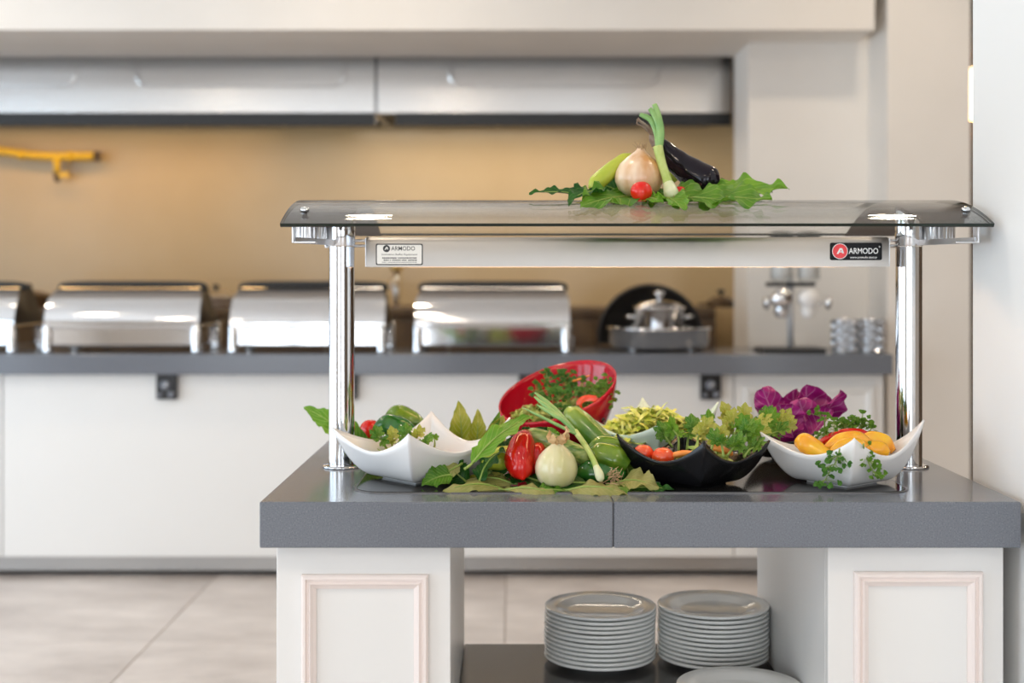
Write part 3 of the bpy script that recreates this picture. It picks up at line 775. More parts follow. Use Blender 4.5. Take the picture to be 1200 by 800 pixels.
# heat lamp housing between the posts
YL = 2.725
hx0, hx1, hz0, hz1 = X_(428, YL), X_(1043, YL), Z_(312.5, YL), Z_(277.5, YL)
h = thing('heat_lamp', 'long brushed steel heat lamp housing hung under the glass', 'heat lamp', ((hx0+hx1)/2, YL, hz0))
hw = (hx1-hx0)/2; hh = hz1-hz0; hd = 0.13
V, Fc = [], []
prof = [(0.0, 0.0), (0.0, hh-0.012), (0.004, hh-0.004), (0.012, hh), (hd-0.012, hh), (hd-0.004, hh-0.004), (hd, hh-0.012), (hd, 0.0),
        (hd-0.003, 0.0), (hd-0.003, hh-0.006), (0.003, hh-0.006), (0.003, 0.0)]
m_ = len(prof)
for x in (-hw+0.002, hw-0.002): V += [(x, y, z) for y, z in prof]
Fc = [(i, (i+1) % m_, m_+(i+1) % m_, m_+i) for i in range(m_)]
ho_ = link('housing', mesh('housing', V, Fc), M_steel, h, False)
bm = bmesh.new(); bm.from_mesh(ho_.data); bmesh.ops.recalc_face_normals(bm, faces=bm.faces); bm.to_mesh(ho_.data); bm.free(); autosmooth(ho_, 50)
for sx in (-1, 1):
    box('end_cap', (min(sx*hw, sx*(hw-0.0018)), 0.0, 0.0), (max(sx*hw, sx*(hw-0.0018)), hd, hh-0.002), M_steel2, h, 0.0006)
    for zz in (hh*0.72, hh*0.90):
        xo = (PXL if sx < 0 else PXR)-h.location.x
        tube('hanger_rod', [(sx*hw, 0.065, zz), (xo-sx*pr*0.9, 0.065, zz)], [0.003, 0.003], M_steel2, h, 8, 2)
tube('heating_tube', [(-hw+0.06, hd/2, 0.020), (hw-0.06, hd/2, 0.020)], [0.006, 0.006], M_tube, h, 12, 2)
box('reflector', (-hw+0.02, 0.02, hh-0.014), (hw-0.02, hd-0.02, hh-0.012), M_mirror, h)
def text_mesh(name, body, size, m, parent, loc, bold=0.0, fit=None, align='LEFT'):
    c = bpy.data.curves.new(name, 'FONT'); c.body = body; c.size = size; c.align_x = align; c.offset = bold; c.resolution_u = 3; c.fill_mode = 'FRONT'
    o = bpy.data.objects.new(name, c); COL.objects.link(o)
    dg = bpy.context.evaluated_depsgraph_get()
    me = bpy.data.meshes.new_from_object(o.evaluated_get(dg)); bpy.data.objects.remove(o)
    xs = [v.co.x for v in me.vertices]; sx = fit/(max(xs)-min(xs))
    for v in me.vertices: v.co = Vector((v.co.x*sx, 0, v.co.y))
    me.materials.clear()
    q = link(name, me, m, parent, False); q.location = loc
    return q
def disc(name, r, m, parent, loc, n=28, inner=0.0):
    V = [(r*math.cos(2*PI*i/n), 0, r*math.sin(2*PI*i/n)) for i in range(n)]
    if inner:
        V += [(inner*math.cos(2*PI*i/n), 0, inner*math.sin(2*PI*i/n)) for i in range(n)]
        Fc = [(i, (i+1) % n, n+(i+1) % n, n+i) for i in range(n)]
    else: Fc = [tuple(range(n))]
    o = link(name, mesh(name, V, Fc), m, parent, False); o.location = loc; return o
def plate_xz(name, w_, h_, th, r, m, parent, loc):
    pts = []
    for cx_, cz_, a0 in ((w_/2-r, -h_/2+r, -90), (w_/2-r, h_/2-r, 0), (-w_/2+r, h_/2-r, 90), (-w_/2+r, -h_/2+r, 180)):
        for q in range(5):
            a = math.radians(a0+q*22.5); pts.append((cx_+r*math.cos(a), cz_+r*math.sin(a)))
    k = len(pts)
    V = [(x, -th, z) for x, z in pts]+[(x, 0, z) for x, z in pts]
    Fc = [tuple(range(k)), tuple(range(2*k-1, k-1, -1))]+[(i, k+i, k+(i+1) % k, (i+1) % k) for i in range(k)]
    o = link(name, mesh(name, V, Fc), m, parent, False); o.location = loc; return o
def A_mark(name, s, m, parent, loc):
    "stylised open letter A inside the round emblem"
    pl = [(-0.75, -0.55), (-0.1, 0.72), (0.35, 0.72), (0.62, -0.55), (0.25, -0.55), (0.14, 0.02), (-0.12, -0.14), (-0.22, -0.40), (-0.40, -0.10), (0.08, 0.20), (0.10, 0.40), (-0.38, -0.55)]
    tri = [(-0.78, -0.52), (-0.12, 0.70), (0.10, 0.36), (-0.42, -0.52)], [(-0.12, 0.70), (0.40, 0.66), (0.30, 0.36), (0.10, 0.36)], [(0.40, 0.66), (0.74, -0.36), (0.40, -0.40), (0.16, 0.36)], [(-0.30, -0.02), (0.44, 0.02), (0.50, -0.18), (-0.34, -0.22)]
    V, Fc = [], []
    for q in tri:
        b = len(V); V += [(x*s, 0, z*s) for x, z in q]; Fc.append(tuple(range(b, b+4)))
    o = link(name, mesh(name, V, Fc), m, parent, False); o.location = loc; return o
u = YL/F
# silver maker's plate on the left
pc = Vector(((468-600)*u-h.location.x, -0.0002, Z_(298, YL)-hz0))
sp = plate_xz('rating_plate', 55*u, 25*u, 0.0006, 2*u, M_ink, h, pc)
tag(sp, 'small silver rating plate with black lettering')
plate_xz('plate_face', 52.5*u, 22.5*u, 0.0002, 1.5*u, M_silver, sp, (0, -0.0006, 0))
yy = -0.0011
disc('round_emblem', 4.2*u, M_ink, sp, (-15*u, yy, 6.8*u)); A_mark('emblem_letter', 3.0*u, M_silver, sp, (-15*u, yy-0.0002, 6.8*u))
text_mesh('maker_name', 'ARMODO', 7.0*u, M_ink, sp, (-9.5*u, yy, 4.6*u), 0.00012, 28*u)
text_mesh('lettering', 'Innovative Buffet Equipment', 3.0*u, M_ink, sp, (0, yy, -1.0*u), 0.00004, 42*u, 'CENTER')
V, Fc = [], []
for row, zz in enumerate((-4.2, -6.8, -9.2)):
    x = -20.0
    while x < 19.5:
        w_ = rnd.uniform(0.6, 1.7); hh_ = 1.4 if row < 2 else 0.7
        if rnd.random() > 0.12:
            b = len(V); V += [(x*u, 0, (zz-hh_/2)*u), ((x+w_)*u, 0, (zz-hh_/2)*u), ((x+w_)*u, 0, (zz+hh_/2)*u), (x*u, 0, (zz+hh_/2)*u)]; Fc.append((b, b+1, b+2, b+3))
        x += w_+0.35
o = link('fine_print', mesh('fine_print', V, Fc), M_ink, sp, False); o.location = (0, yy, 0)
# black and red sticker on the right
pc = Vector(((1003-600)*u-h.location.x, -0.0002, Z_(294.5, YL)-hz0))
st = plate_xz('sticker', 61*u, 20.5*u, 0.0006, 2*u, M_blackst, h, pc)
tag(st, 'black sticker with a red round emblem and white lettering')
yy = -0.0009
disc('emblem_ring', 9.2*u, M_whst, st, (-18.8*u, yy, 0.2*u)); disc('red_emblem', 8.5*u, M_redst, st, (-18.8*u, yy-0.0003, 0.2*u)); A_mark('emblem_letter', 5.6*u, M_whst, st, (-18.4*u, yy-0.0006, 0.0))
text_mesh('maker_name', 'ARMODO', 9.4*u, M_whst, st, (-8.4*u, yy, -2.6*u), 0.00016, 34.5*u)
text_mesh('web_address', 'www.armodo.com.tr', 4.0*u, M_whst, st, (9.0*u, yy, -8.2*u), 0.00005, 32*u, 'CENTER')
disc('registered_mark', 0.9*u, M_whst, st, (27.6*u, yy, 5.4*u), 14, 0.5*u)

# ------------------------------------------------------------------ food builders
def leaf_data(base, tip, W, nrm, arch=0.1, cup=0.25, ruffle=0.12, rk=5.0, teeth=0, tamp=0.0, seed=0, nL=None, nW=8, peak=0.75, curl=0.0, blunt=0.8):
    "a leaf blade: midrib from base to tip arched along nrm, cupped and ruffled across; returns verts, faces, uvs"
    r = random.Random(seed)
    base, tip = Vector(base), Vector(tip)
    L = (tip-base).length; e1 = (tip-base).normalized()
    n_ = Vector(nrm); n_ = (n_-e1*n_.dot(e1)).normalized(); e2 = n_.cross(e1)
    nL = nL or max(14, teeth*4)
    ph = [r.uniform(0, 6.28) for _ in range(4)]
    V, Fc, UV = [], [], []
    for i in range(nL+1):
        t = i/nL
        wd = W*max(0.0, math.sin(PI*min(1, t**peak)))**blunt+W*0.03
        if t >= 1: wd = W*0.01
        if teeth:
            fr = (t*teeth) % 1.0
            wd *= 1+tamp*(0.5-fr)*2*(0.6+0.4*math.sin(ph[3]+t*9))
        for j in range(nW+1):
            s = -1+2*j/nW
            h_ = arch*L*(4*t*(1-t))+curl*L*t*t
            cupz = cup*wd*(s*s)
            ruf = ruffle*W*abs(s)**1.6*(math.sin(rk*2*PI*t*0.5+ph[0 if s > 0 else 1])+0.5*math.sin(rk*2*PI*t+ph[2]))
            side = s*wd*(1-0.25*abs(cup)*s*s)
            V.append(base+e1*(t*L)+e2*side+n_*(h_+cupz+ruf))
            UV.append((0.5+0.5*s, t))
    for i in range(nL):
        for j in range(nW):
            a = i*(nW+1)+j; Fc.append((a, a+1, a+nW+2, a+nW+1))
    return V, Fc, UV
def mesh_uv(name, V, Fc, UV):
    me = mesh(name, V, Fc); ul = me.uv_layers.new(name='UVMap')
    for p in me.polygons:
        for li in p.loop_indices: ul.data[li].uv = UV[me.loops[li].vertex_index]
    return me
def leaf(name, base, tip, W, nrm, m, parent=None, petiole=0.0, stem_m=None, **kw):
    V, Fc, UV = leaf_data(base, tip, W, nrm, **kw)
    return link(name, mesh_uv(name, V, Fc, UV), m, parent)
def leaf_thing(name, label, base, tip, W, nrm, m, group=None, stem=True, stem_m=None, cat='leaf', **kw):
    base, tip = Vector(base), Vector(tip)
    t = thing(name, label, cat, base, group)
    leaf('blade', Vector((0, 0, 0)), tip-base, W, nrm, m, t, **kw)
    if stem:
        L = (tip-base).length; e1 = (tip-base).normalized(); n_ = Vector(nrm); n_ = (n_-e1*n_.dot(e1)).normalized()
        arch = kw.get('arch', 0.1); curl = kw.get('curl', 0.0)
        pts = [e1*(q*L)+n_*(arch*L*4*q*(1-q)+curl*L*q*q+(0.0008 if q > 0 else 0)) for q in (0.0, 0.25, 0.5, 0.75)]
        pts = [-e1*min(0.02, 0.12*L)]+pts
        tube('midrib', pts, [0.0028, 0.0026, 0.002, 0.0014, 0.0007], stem_m or M_stem, t, 6, 16)
    return t
def square_bowl(name, label, loc, R, phi, hs, m, th=0.0035, foot=0.54):
    "square bowl with drawn-up corners; hs = corner heights right, back, left, front"
    t = thing(name, label, 'bowl', loc, None, phi)
    n = 40; a = R/math.sqrt(2)
    he = 0.54*sum(hs)/4
    V, Fc = [], []
    for i in range(n+1):
        for j in range(n+1):
            u_, v_ = -1+2*i/n, -1+2*j/n
            mm = max(abs(u_), abs(v_))
            rr = max(0.0, (mm-foot)/(1-foot))
            prof = rr**1.5
            wu, wv = (u_+1)/2, (v_+1)/2
            # corners in plan: (+,+) -> back after the 45 degree turn
            hc = hs[0]*wu*(1-wv)+hs[1]*wu*wv+hs[2]*(1-wu)*wv+hs[3]*(1-wu)*(1-wv)
            lift = abs(u_*v_)**1.8
            z = 0.0048+prof*(he+(hc-he)*lift)
            # sides pull in a little between the corners
            k = 1-0.02*rr*(1-abs(u_*v_))
            x, y = u_*a*k, v_*a*k
            c, s = math.cos(PI/4), math.sin(PI/4)
            V.append((c*x-s*y, s*x+c*y, z))
    for i in range(n):
        for j in range(n):
            q = i*(n+1)+j
            # split every cell along the corner ridge it lies on
            if (2*i+1-n)*(2*j+1-n) > 0: Fc += [(q, q+n+1, q+n+2), (q, q+n+2, q+1)]
            else: Fc += [(q, q+n+1, q+1), (q+1, q+n+1, q+n+2)]
    o = link('shell', mesh('shell', V, Fc), m, t)
    so = o.modifiers.new('thickness', 'SOLIDIFY'); so.thickness = th; so.offset = 1.0
    f = foot*R*0.78
    pts = [(f*math.cos(k*PI/2), f*math.sin(k*PI/2)) for k in range(4)]
    Vf, Ff = [], []
    for sc_, z in ((1.0, 0.0), (1.02, 0.0045), (0.86, 0.0045), (0.84, 0.0)):
        for (x, y) in pts:
            Vf.append((x*sc_, y*sc_, z))
    for r_ in range(4):
        for k in range(4):
            Ff.append((r_*4+k, r_*4+(k+1) % 4, ((r_+1) % 4)*4+(k+1) % 4, ((r_+1) % 4)*4+k))
    link('foot_ring', mesh('foot_ring', Vf, Ff), m, t, False)
    return t
def pepper(name, label, pts, radii, m, lobes=3, depth=0.10, group=None, stem=None, cat='pepper', n=20, seg=20, flat=1.0):
    pts = [Vector(p) for p in pts]
    t = thing(name, label, cat, pts[0], group)
    o = pts[0].copy(); loc = [p-o for p in pts]
    tube('flesh', loc, radii, m, t, n, seg, (lambda tt, a: 1+depth*math.cos(lobes*a+1.0)*math.sin(PI*min(1, tt*1.1))), flat)
    if stem:
        d = (loc[0]-loc[1]).normalized()
        side = Vector(stem)
        tube('stalk', [loc[0]-d*0.002, loc[0]+d*0.012, loc[0]+d*0.024+side], [radii[0]*0.5, 0.004, 0.0035], M_stem, t, 8, 8)
    return t
def tomato(name, label, loc, r, m, group=None, calyx=None, squash=0.9):
    t = thing(name, label, 'tomato', loc, group)
    prof = []
    for i in range(15):
        a = -PI/2+PI*i/14
        prof.append((max(0.0, r*math.cos(a)), r*squash+r*squash*math.sin(a)-(0.12*r if i == 14 else 0.03*r if i == 13 else 0)))
    lathe('flesh', prof, m, t, 28)
    if calyx:
        V, Fc = [], []
        for k in range(5):
            a = 2*PI*k/5; b = len(V); zz = 2*r*squash-0.08*r
            V += [(0.1*r*math.cos(a-1.2), 0.1*r*math.sin(a-1.2), zz), (0.65*r*math.cos(a), 0.65*r*math.sin(a), zz-0.1*r), (0.1*r*math.cos(a+1.2), 0.1*r*math.sin(a+1.2), zz)]
            Fc.append((b, b+1, b+2))
        link('calyx', mesh('calyx', V, Fc), M_stem, t, False)
    return t
def onion(name, label, loc, r, hgt, m, tilt=(0, 0), dry=True, top='tuft'):
    t = thing(name, label, 'onion', loc); t.rotation_euler = (tilt[0], tilt[1], 0)
    prof = [(0, 0.0), (r*0.25, 0.0), (r*0.55, hgt*0.045), (r*0.84, hgt*0.16), (r*0.98, hgt*0.31), (r, hgt*0.40), (r*0.96, hgt*0.52), (r*0.82, hgt*0.66),
            (r*0.58, hgt*0.78), (r*0.34, hgt*0.87), (r*0.20, hgt*0.93), (r*0.15, hgt*0.98), (r*0.0, hgt*0.985)]
    lathe('bulb', prof, m, t, 40, mod=lambda q, a: 1+0.012*math.sin(9*a)*math.sin(PI*q))
    parts = []
    r2 = random.Random(int(loc[0]*1000))
    if top == 'tuft':
        for k in range(26):
            a = r2.uniform(0, 2*PI); q = r2.uniform(0.02, 0.22)*r
            b = Vector((q*math.cos(a), q*math.sin(a), hgt*0.95)); d = Vector((math.cos(a)*0.5*r2.random(), math.sin(a)*0.5*r2.random(), 0.35+r2.random()*0.5))
            parts.append(tube_data([b, b+d*0.012, b+d*0.022+Vector((r2.uniform(-.004, .004), r2.uniform(-.004, .004), -0.002))], [0.0011, 0.0009, 0.0004], 5, 4))
        V, Fc = join_data(parts); link('dry_neck', mesh('dry_neck', V, Fc), M_drystem, t)
    else:
        for k, (a, hh_) in enumerate(((2.6, 0.026), (-0.4, 0.034), (-1.3, 0.024), (0.5, 0.036), (4.2, 0.022))):
            b = Vector((0.17*r*math.cos(a), 0.17*r*math.sin(a), hgt*0.90)); e = b+Vector((0.55*r*math.cos(a)*0.5, 0.5*r*math.sin(a)*0.5, hh_))
            leaf('dry_skin', b, e, 0.011, (math.cos(a), math.sin(a), 0.3), M_skin, t, arch=0.1, cup=0.3, ruffle=0.2, seed=k, nL=8, nW=4)
    # root beard under the bulb
    parts = []
    for k in range(10):
        a = r2.uniform(0, 2*PI); b = Vector((r*0.2*math.cos(a), r*0.2*math.sin(a), 0.001))
        parts.append(tube_data([b, b+Vector((math.cos(a)*0.008, math.sin(a)*0.008, 0.0008))], [0.0007, 0.0004], 4, 2))
    V, Fc = join_data(parts); link('roots', mesh('roots', V, Fc), M_drystem, t)
    return t
def celery_mesh(seed, size=0.03):
    "three-lobed jagged celery leaf, base at the origin, pointing along +x"
    r = random.Random(seed); V, Fc, UV = [], [], []
    for ang, ln, wd in ((0, 1.0, 0.21), (0.62, 0.86, 0.19), (-0.62, 0.86, 0.19), (1.35, 0.6, 0.16), (-1.35, 0.6, 0.16)):
        tip = Vector((math.cos(ang), math.sin(ang), r.uniform(-0.35, 0.2)))*ln*size
        v, f, uv = leaf_data((0, 0, 0), tip, wd*size, (0, r.uniform(-0.3, 0.3), 1), arch=r.uniform(-0.05, 0.12), cup=r.uniform(-0.2, 0.4), ruffle=0.2, rk=3, teeth=3, tamp=0.62, seed=r.randint(0, 999), nL=15, nW=4, peak=1.35, blunt=0.75)
        b = len(V); V += v; UV += uv; Fc += [tuple(i+b for i in q) for q in f]
    return mesh_uv('leaf', V, Fc, UV)
CEL = [celery_mesh(s) for s in range(5)]
def rot_to(d, up, spin=0.0):
    d = Vector(d).normalized(); up = Vector(up); up = (up-d*up.dot(d))
    up = up.normalized() if up.length > 1e-4 else d.orthogonal().normalized()
    y = up.cross(d); m_ = Matrix((d, y, up)).transposed()
    return (m_ @ Matrix.Rotation(spin, 3, 'X')).to_euler()
CEL_cache = {}
def celery(label, base, tip, size, m, seed, group, sm=None, nleaf=4):
    r = random.Random(seed)
    base, tip = Vector(base), Vector(tip)
    t = thing('celery_sprig', label, 'herb', base, group)
    d = tip-base; bend = Vector((r.uniform(-.15, .15), r.uniform(-.15, .15), 0.12))*d.length
    path = [Vector((0, 0, 0)), d*0.5+bend, d]
    tube('stalk', path, [0.0028, 0.0022, 0.0013], sm or M_stem, t, 6, 8)
    pc = catmull(path, 8)
    for k in range(nleaf):
        key = (seed+k*3) % len(CEL)
        if (key, m.name) not in CEL_cache:
            me = CEL[key].copy(); me.materials.append(m); CEL_cache[(key, m.name)] = me
        o = link('leaf', CEL_cache[(key, m.name)], m, t)
        q = 8 if k == 0 else (4+((k*5) % 4))
        o.location = pc[q]
        side = Vector((r.uniform(-1, 1), r.uniform(-1, 0.6), r.uniform(-0.3, 0.8))) if k else d.normalized()+Vector((r.uniform(-.3, .3), r.uniform(-.4, .1), 0))
        o.rotation_euler = rot_to(side, (r.uniform(-.5, .5), -0.8, r.uniform(0.3, 1)), r.uniform(-.4, .4))
        s = size/0.03*(1.0 if k == 0 else r.uniform(0.65, 0.95)); o.scale = (s, s, s)
    return t
def parsley(label, base, tip, n, size, seed, group, m=None, hang=False, spread=0.5):
    "parsley sprig: forked stem and many small rounded leaflets"
    r = random.Random(seed); base, tip = Vector(base), Vector(tip); d = tip-base
    t = thing('parsley_sprig', label, 'herb', base, group)
    bend = Vector((r.uniform(-.2, .2), r.uniform(-.2, .2), 0.1))*d.length
    path = catmull([Vector((0, 0, 0)), d*0.5+bend, d], 10)
    parts = [tube_data([path[0], path[5], path[10]], [0.0016, 0.0013, 0.0008], 6, 8)]
    V, Fc, UV = [], [], []
    ax = d.normalized()
    for k in range(n):
        q = path[r.randint(3, 10)]
        rv = Vector((r.gauss(0, 1), r.gauss(0, 1), r.gauss(0, 0.8))).normalized()
        off = (rv*spread+ax*r.uniform(0, 0.4)).normalized()*size*r.uniform(0.5, 1.9)
        e = q+off
        parts.append(tube_data([q, q.lerp(e, 0.5)+Vector((0, 0, 0.001)), e], [0.0007, 0.0006, 0.0004], 4, 3))
        for lob in (-0.8, 0, 0.8):
            dirn = off.normalized(); sd = dirn.cross(Vector((0, -0.6, 0.8))).normalized()
            dd = (dirn*math.cos(lob)+sd*math.sin(lob))*size*r.uniform(0.55, 0.85)
            v, f, uv = leaf_data(e, e+dd, size*0.33, (r.uniform(-.6, .6), -0.7, 0.8), arch=0.1, cup=0.3, ruffle=0.1, rk=2, seed=r.randint(0, 9999), nL=5, nW=2, peak=1.25, blunt=0.7)
            b = len(V); V += v; UV += uv; Fc += [tuple(i+b for i in qq) for qq in f]
    sv, sf = join_data(parts)
    link('stem', mesh('stem', sv, sf), M_stem, t)
    o = link('leaflets', mesh_uv('leaflets', V, Fc, UV), m or L_pars, t); o['kind'] = 'stuff'
    return t
def shreds(name, label, centre, rx, ry, h_, n, m, seed, L=(0.02, 0.045), wd=0.0035, cat='salad', tiltx=0.0, tilty=0.0):
    "heap of shredded leaf ribbons filling a dome"
    r = random.Random(seed); parts = []
    for k in range(n):
        a = r.uniform(0, 2*PI); q = math.sqrt(r.random())
        x, y = q*rx*math.cos(a), q*ry*math.sin(a)
        z = h_*(1-q*q)*r.uniform(0.45, 1.0)+r.uniform(-0.004, 0.006)+tiltx*x+tilty*y
        c = Vector((x, y, z)); ll = r.uniform(*L)
        d = Vector((r.gauss(0, 1), r.gauss(0, 1), r.gauss(0, 0.35))).normalized(); up = Vector((r.gauss(0, .5), r.gauss(0, .5)-0.3, 1)).normalized()
        s = d.cross(up).normalized(); cv = r.uniform(-0.5, 0.7); w_ = wd*r.uniform(0.6, 1.5)
        V = []
        for i in range(5):
            t_ = i/4-0.5
            p = c+d*(t_*ll)+up*(cv*ll*(0.25-t_*t_))
            ww = w_*(1-0.5*abs(t_*2)**2)
            tw = r.uniform(-0.4, 0.4)
            V += [p-s*ww+up*ww*tw, p+s*ww-up*ww*tw]
        parts.append((V, [(2*i, 2*i+1, 2*i+3, 2*i+2) for i in range(4)]))
    V, Fc = join_data(parts)
    o = link(name, mesh(name, V, Fc), m, None); o.location = centre
    return tag(o, label, cat, None, 'stuff')
def scallion(label, pts_bulb, blades, rb, parent_loc, roots=True, rm=None):
    "spring onion: white bulb, pale shaft, separate green blades, root beard"
    o = Vector(pts_bulb[0]); t = thing('spring_onion', label, 'spring onion', o)
    q = [Vector(p)-o for p in pts_bulb]
    tube('bulb', q[:2]+[q[1].lerp(q[2], 0.5)], [rb*0.35, rb*0.86, rb*1.0, rb*0.92, rb*0.78, rb*0.68], M_scw, t, 14, 14)
    tube('shaft', [q[1].lerp(q[2], 0.42)]+q[2:], [rb*0.68, rb*0.60, rb*0.62, rb*0.66], M_scm, t, 12, 16)
    for b in blades:
        pts, rad = b
        tube('blade', [q[-1]+(q[-2]-q[-1])*0.25]+[Vector(p)-o for p in pts], [rb*0.5]+rad, M_scg, t, 10, 18, None, 0.62)
    if roots:
        r = random.Random(5); parts = []
        d = (q[0]-q[1]).normalized()
        for k in range(16):
            a = Vector((r.gauss(0, 1), r.gauss(0, 0.6), r.gauss(0, 0.5)))*0.5+d
            p = Vector((0, 0, 0)); pts = [p]
            for i in range(4):
                a = (a+Vector((r.gauss(0, .5), r.gauss(0, .4), r.gauss(0, .4)))).normalized(); p = p+a*r.uniform(0.004, 0.008); p.z = max(p.z, -0.004); pts.append(p)
            parts.append(tube_data(pts, [0.0007]*4+[0.0003], 4, 10))
        V, Fc = join_data(parts); link('roots', mesh('roots', V, Fc), M_drystem, t)
    return t
def ellip(name, loc, r3, m, rot=(0, 0, 0), seg=14):
    bm = bmesh.new(); bmesh.ops.create_uvsphere(bm, u_segments=seg, v_segments=seg//2+2, radius=1)
    me = bpy.data.meshes.new(name)
    for v in bm.verts: v.co = Vector((v.co.x*r3[0], v.co.y*r3[1]*(1-0.18*(v.co.x)**2), v.co.z*r3[2]))
    bm.to_mesh(me); bm.free()
    o = link(name, me, m); o.location = loc; o.rotation_euler = rot; return o

NTH = ['first', 'second', 'third', 'fourth', 'fifth', 'sixth', 'seventh', 'eighth', 'ninth', 'tenth', 'eleventh', 'twelfth', 'thirteenth', 'fourteenth']
def nth_from_left(items, xof, keyof=lambda q: 0):
    "rank of every item from the left within its kind"
    out = {}
    for kind in {keyof(q) for q in items}:
        for rank, q in enumerate(sorted((q for q in items if keyof(q) == kind), key=xof)): out[q] = NTH[rank]
    return out
# ------------------------------------------------------------------ the bowls
ba = square_bowl('salad_bowl', 'white square bowl with drawn-up corners beside the left chrome post', (-0.182, 2.625, ZP), 0.180, -0.06, (0.116, 0.110, 0.094, 0.104), M_white)
be = square_bowl('salad_bowl', 'white square bowl of yellow peppers beside the right chrome post', (0.644, 2.57, ZP), 0.158, -0.10, (0.118, 0.110, 0.090, 0.100), M_white)
bd = square_bowl('salad_bowl', 'black square bowl with tomatoes and celery leaves', (0.352, 2.555, ZP), 0.150, 0.0, (0.078, 0.080, 0.090, 0.096), M_black)
bc = square_bowl('salad_bowl', 'pale mint square bowl heaped with shredded lettuce', (0.303, 2.865, ZP), 0.148, 0.03, (0.122, 0.120, 0.10, 0.094), M_mint)
bf = square_bowl('salad_bowl', 'dark brown bowl under the red cabbage leaves', (0.622, 2.90, ZP), 0.125, 0.2, (0.07, 0.075, 0.07, 0.07), M_bbrown)
# red slanted bowl
RC = Vector((0.105, 3.035, ZP)); RR = 0.136
t = thing('slanted_bowl', 'glossy red round bowl with a slanted rim full of parsley', 'bowl', RC)
V, Fc = [], []; nt_, na_ = 18, 56
def red_rim(th): return 0.139+0.062*math.cos(th-math.radians(52))
for i in range(nt_+1):
    q = i/nt_
    for j in range(na_):
        th = 2*PI*j/na_
        r_ = 0.060+(RR-0.060)*math.sin(q*PI/2)**0.85 if q > 0 else 0.060
        V.append((r_*math.cos(th), r_*math.sin(th), 0.004+q**1.25*(red_rim(th)-0.004)))
for i in range(nt_):
    for j in range(na_):
        a, b = i*na_+j, i*na_+(j+1) % na_; Fc.append((a, b, b+na_, a+na_))
Fc.append(tuple(range(na_-1, -1, -1)))
o = link('shell', mesh('shell', V, Fc), M_red, t); so = o.modifiers.new('thickness', 'SOLIDIFY'); so.thickness = 0.004; so.offset = -1
lathe('foot_ring', [(0.058, 0.0), (0.056, 0.0045), (0.046, 0.0045), (0.048, 0.0), (0.058, 0.0)], M_red, t, 36)

# ------------------------------------------------------------------ filling of the red bowl
shreds('shredded_lettuce', 'finely shredded green lettuce at the low lip of the red bowl', RC+Vector((-0.05, 0.015, 0.076)), 0.056, 0.056, 0.026, 420, L_letg, 3, (0.010, 0.024), 0.0022)
shreds('chopped_greens', 'bed of chopped greens deep inside the red bowl', RC+Vector((0.025, 0.01, 0.07)), 0.085, 0.085, 0.03, 380, L_letg, 9, (0.02, 0.04), 0.004, tiltx=0.25, tilty=0.3)
pr_ = [(648, 472, 640, 447, 3.02, 20), (668, 470, 662, 440, 3.05, 22), (652, 478, 655, 462, 2.98, 20), (676, 474, 684, 450, 3.04, 20),
       (632, 472, 628, 458, 3.0, 14), (664, 480, 670, 464, 2.96, 18), (690, 472, 682, 460, 3.02, 14)]
rank = nth_from_left(pr_, lambda q: q[2])
for k, q in enumerate(pr_):
    (x, y, x2, y2, Y, n_) = q
    parsley('%s dark parsley sprig from the left inside the red bowl' % rank[q], P(x, y, Y), P(x2, y2, Y+0.02), int(n_*1.3), 0.0145, 40+k, 'parsley in the red bowl')
pr_ = [(708, 484, 704, 452, 2.97), (710, 482, 711, 447, 2.98), (704, 478, 698, 458, 2.97), (712, 476, 713, 458, 2.96)]
rank = nth_from_left(pr_, lambda q: q[2])
for k, q in enumerate(pr_):
    (x, y, x2, y2, Y) = q
    parsley('%s light green parsley sprig from the left at the right rim of the red bowl' % rank[q], P(x, y, Y+0.02), P(x2, y2, Y+0.02), 20, 0.0135, 60+k, 'parsley at the right rim', L_mid)
# tomato ring and beans
t = thing('tomato_slice', 'red tomato slice among the beans in the red bowl', 'tomato slice', P(691, 474, 2.965))
V, Fc = [], []
for i in range(24):
    a = PI*(-0.15)+PI*1.3*i/23
    for rr, z in ((0.030, -0.003), (0.030, 0.004), (0.019, 0.004), (0.019, -0.003)): V.append((rr*math.cos(a), 0.4*z, rr*math.sin(a)*0.6+z))
for i in range(23):
    for q in range(4): Fc.append((4*i+q, 4*i+(q+1) % 4, 4*i+4+(q+1) % 4, 4*i+4+q))
Fc += [(0, 3, 2, 1), (92, 93, 94, 95)]
o = link('rind', mesh('rind', V, Fc), M_torange, t); autosmooth(o, 40)
r5 = random.Random(11)
for k in range(24):
    left = k < 10
    bx = r5.uniform(648, 668) if left else r5.uniform(682, 708); by = r5.uniform(472, 486) if left else r5.uniform(478, 494)
    Y = 2.945+(490-by)*0.002
    o = ellip('bean', P(bx, by, Y+0.015), (0.0065, 0.0045, 0.0042), M_bean if r5.random() < 0.6 else M_beanb, (r5.uniform(-.6, .6), r5.uniform(-.6, .6), r5.uniform(0, 3)), 10)
    tag(o, 'small bean at the middle of the red bowl' if left else 'small bean under the tomato slice in the red bowl', 'bean', 'beans at the middle of the red bowl' if left else 'beans under the tomato slice')
t = tube('carrot_strip', [(-0.03, 0, -0.006), (0.0, -0.004, 0.002), (0.03, 0, 0.012)], [0.003, 0.006, 0.003], M_carrot, None, 8, 10, None, 0.5); t.location = P(676, 446, 3.07)
tag(t, 'orange carrot strip on the parsley in the red bowl', 'carrot')

# ------------------------------------------------------------------ filling of the mint bowl
shreds('shredded_lettuce', 'pale yellow-green shredded lettuce heaped in the mint bowl', Vector((0.303, 2.865, ZP+0.05)), 0.112, 0.10, 0.066, 1000, L_let, 21, (0.02, 0.05), 0.004)

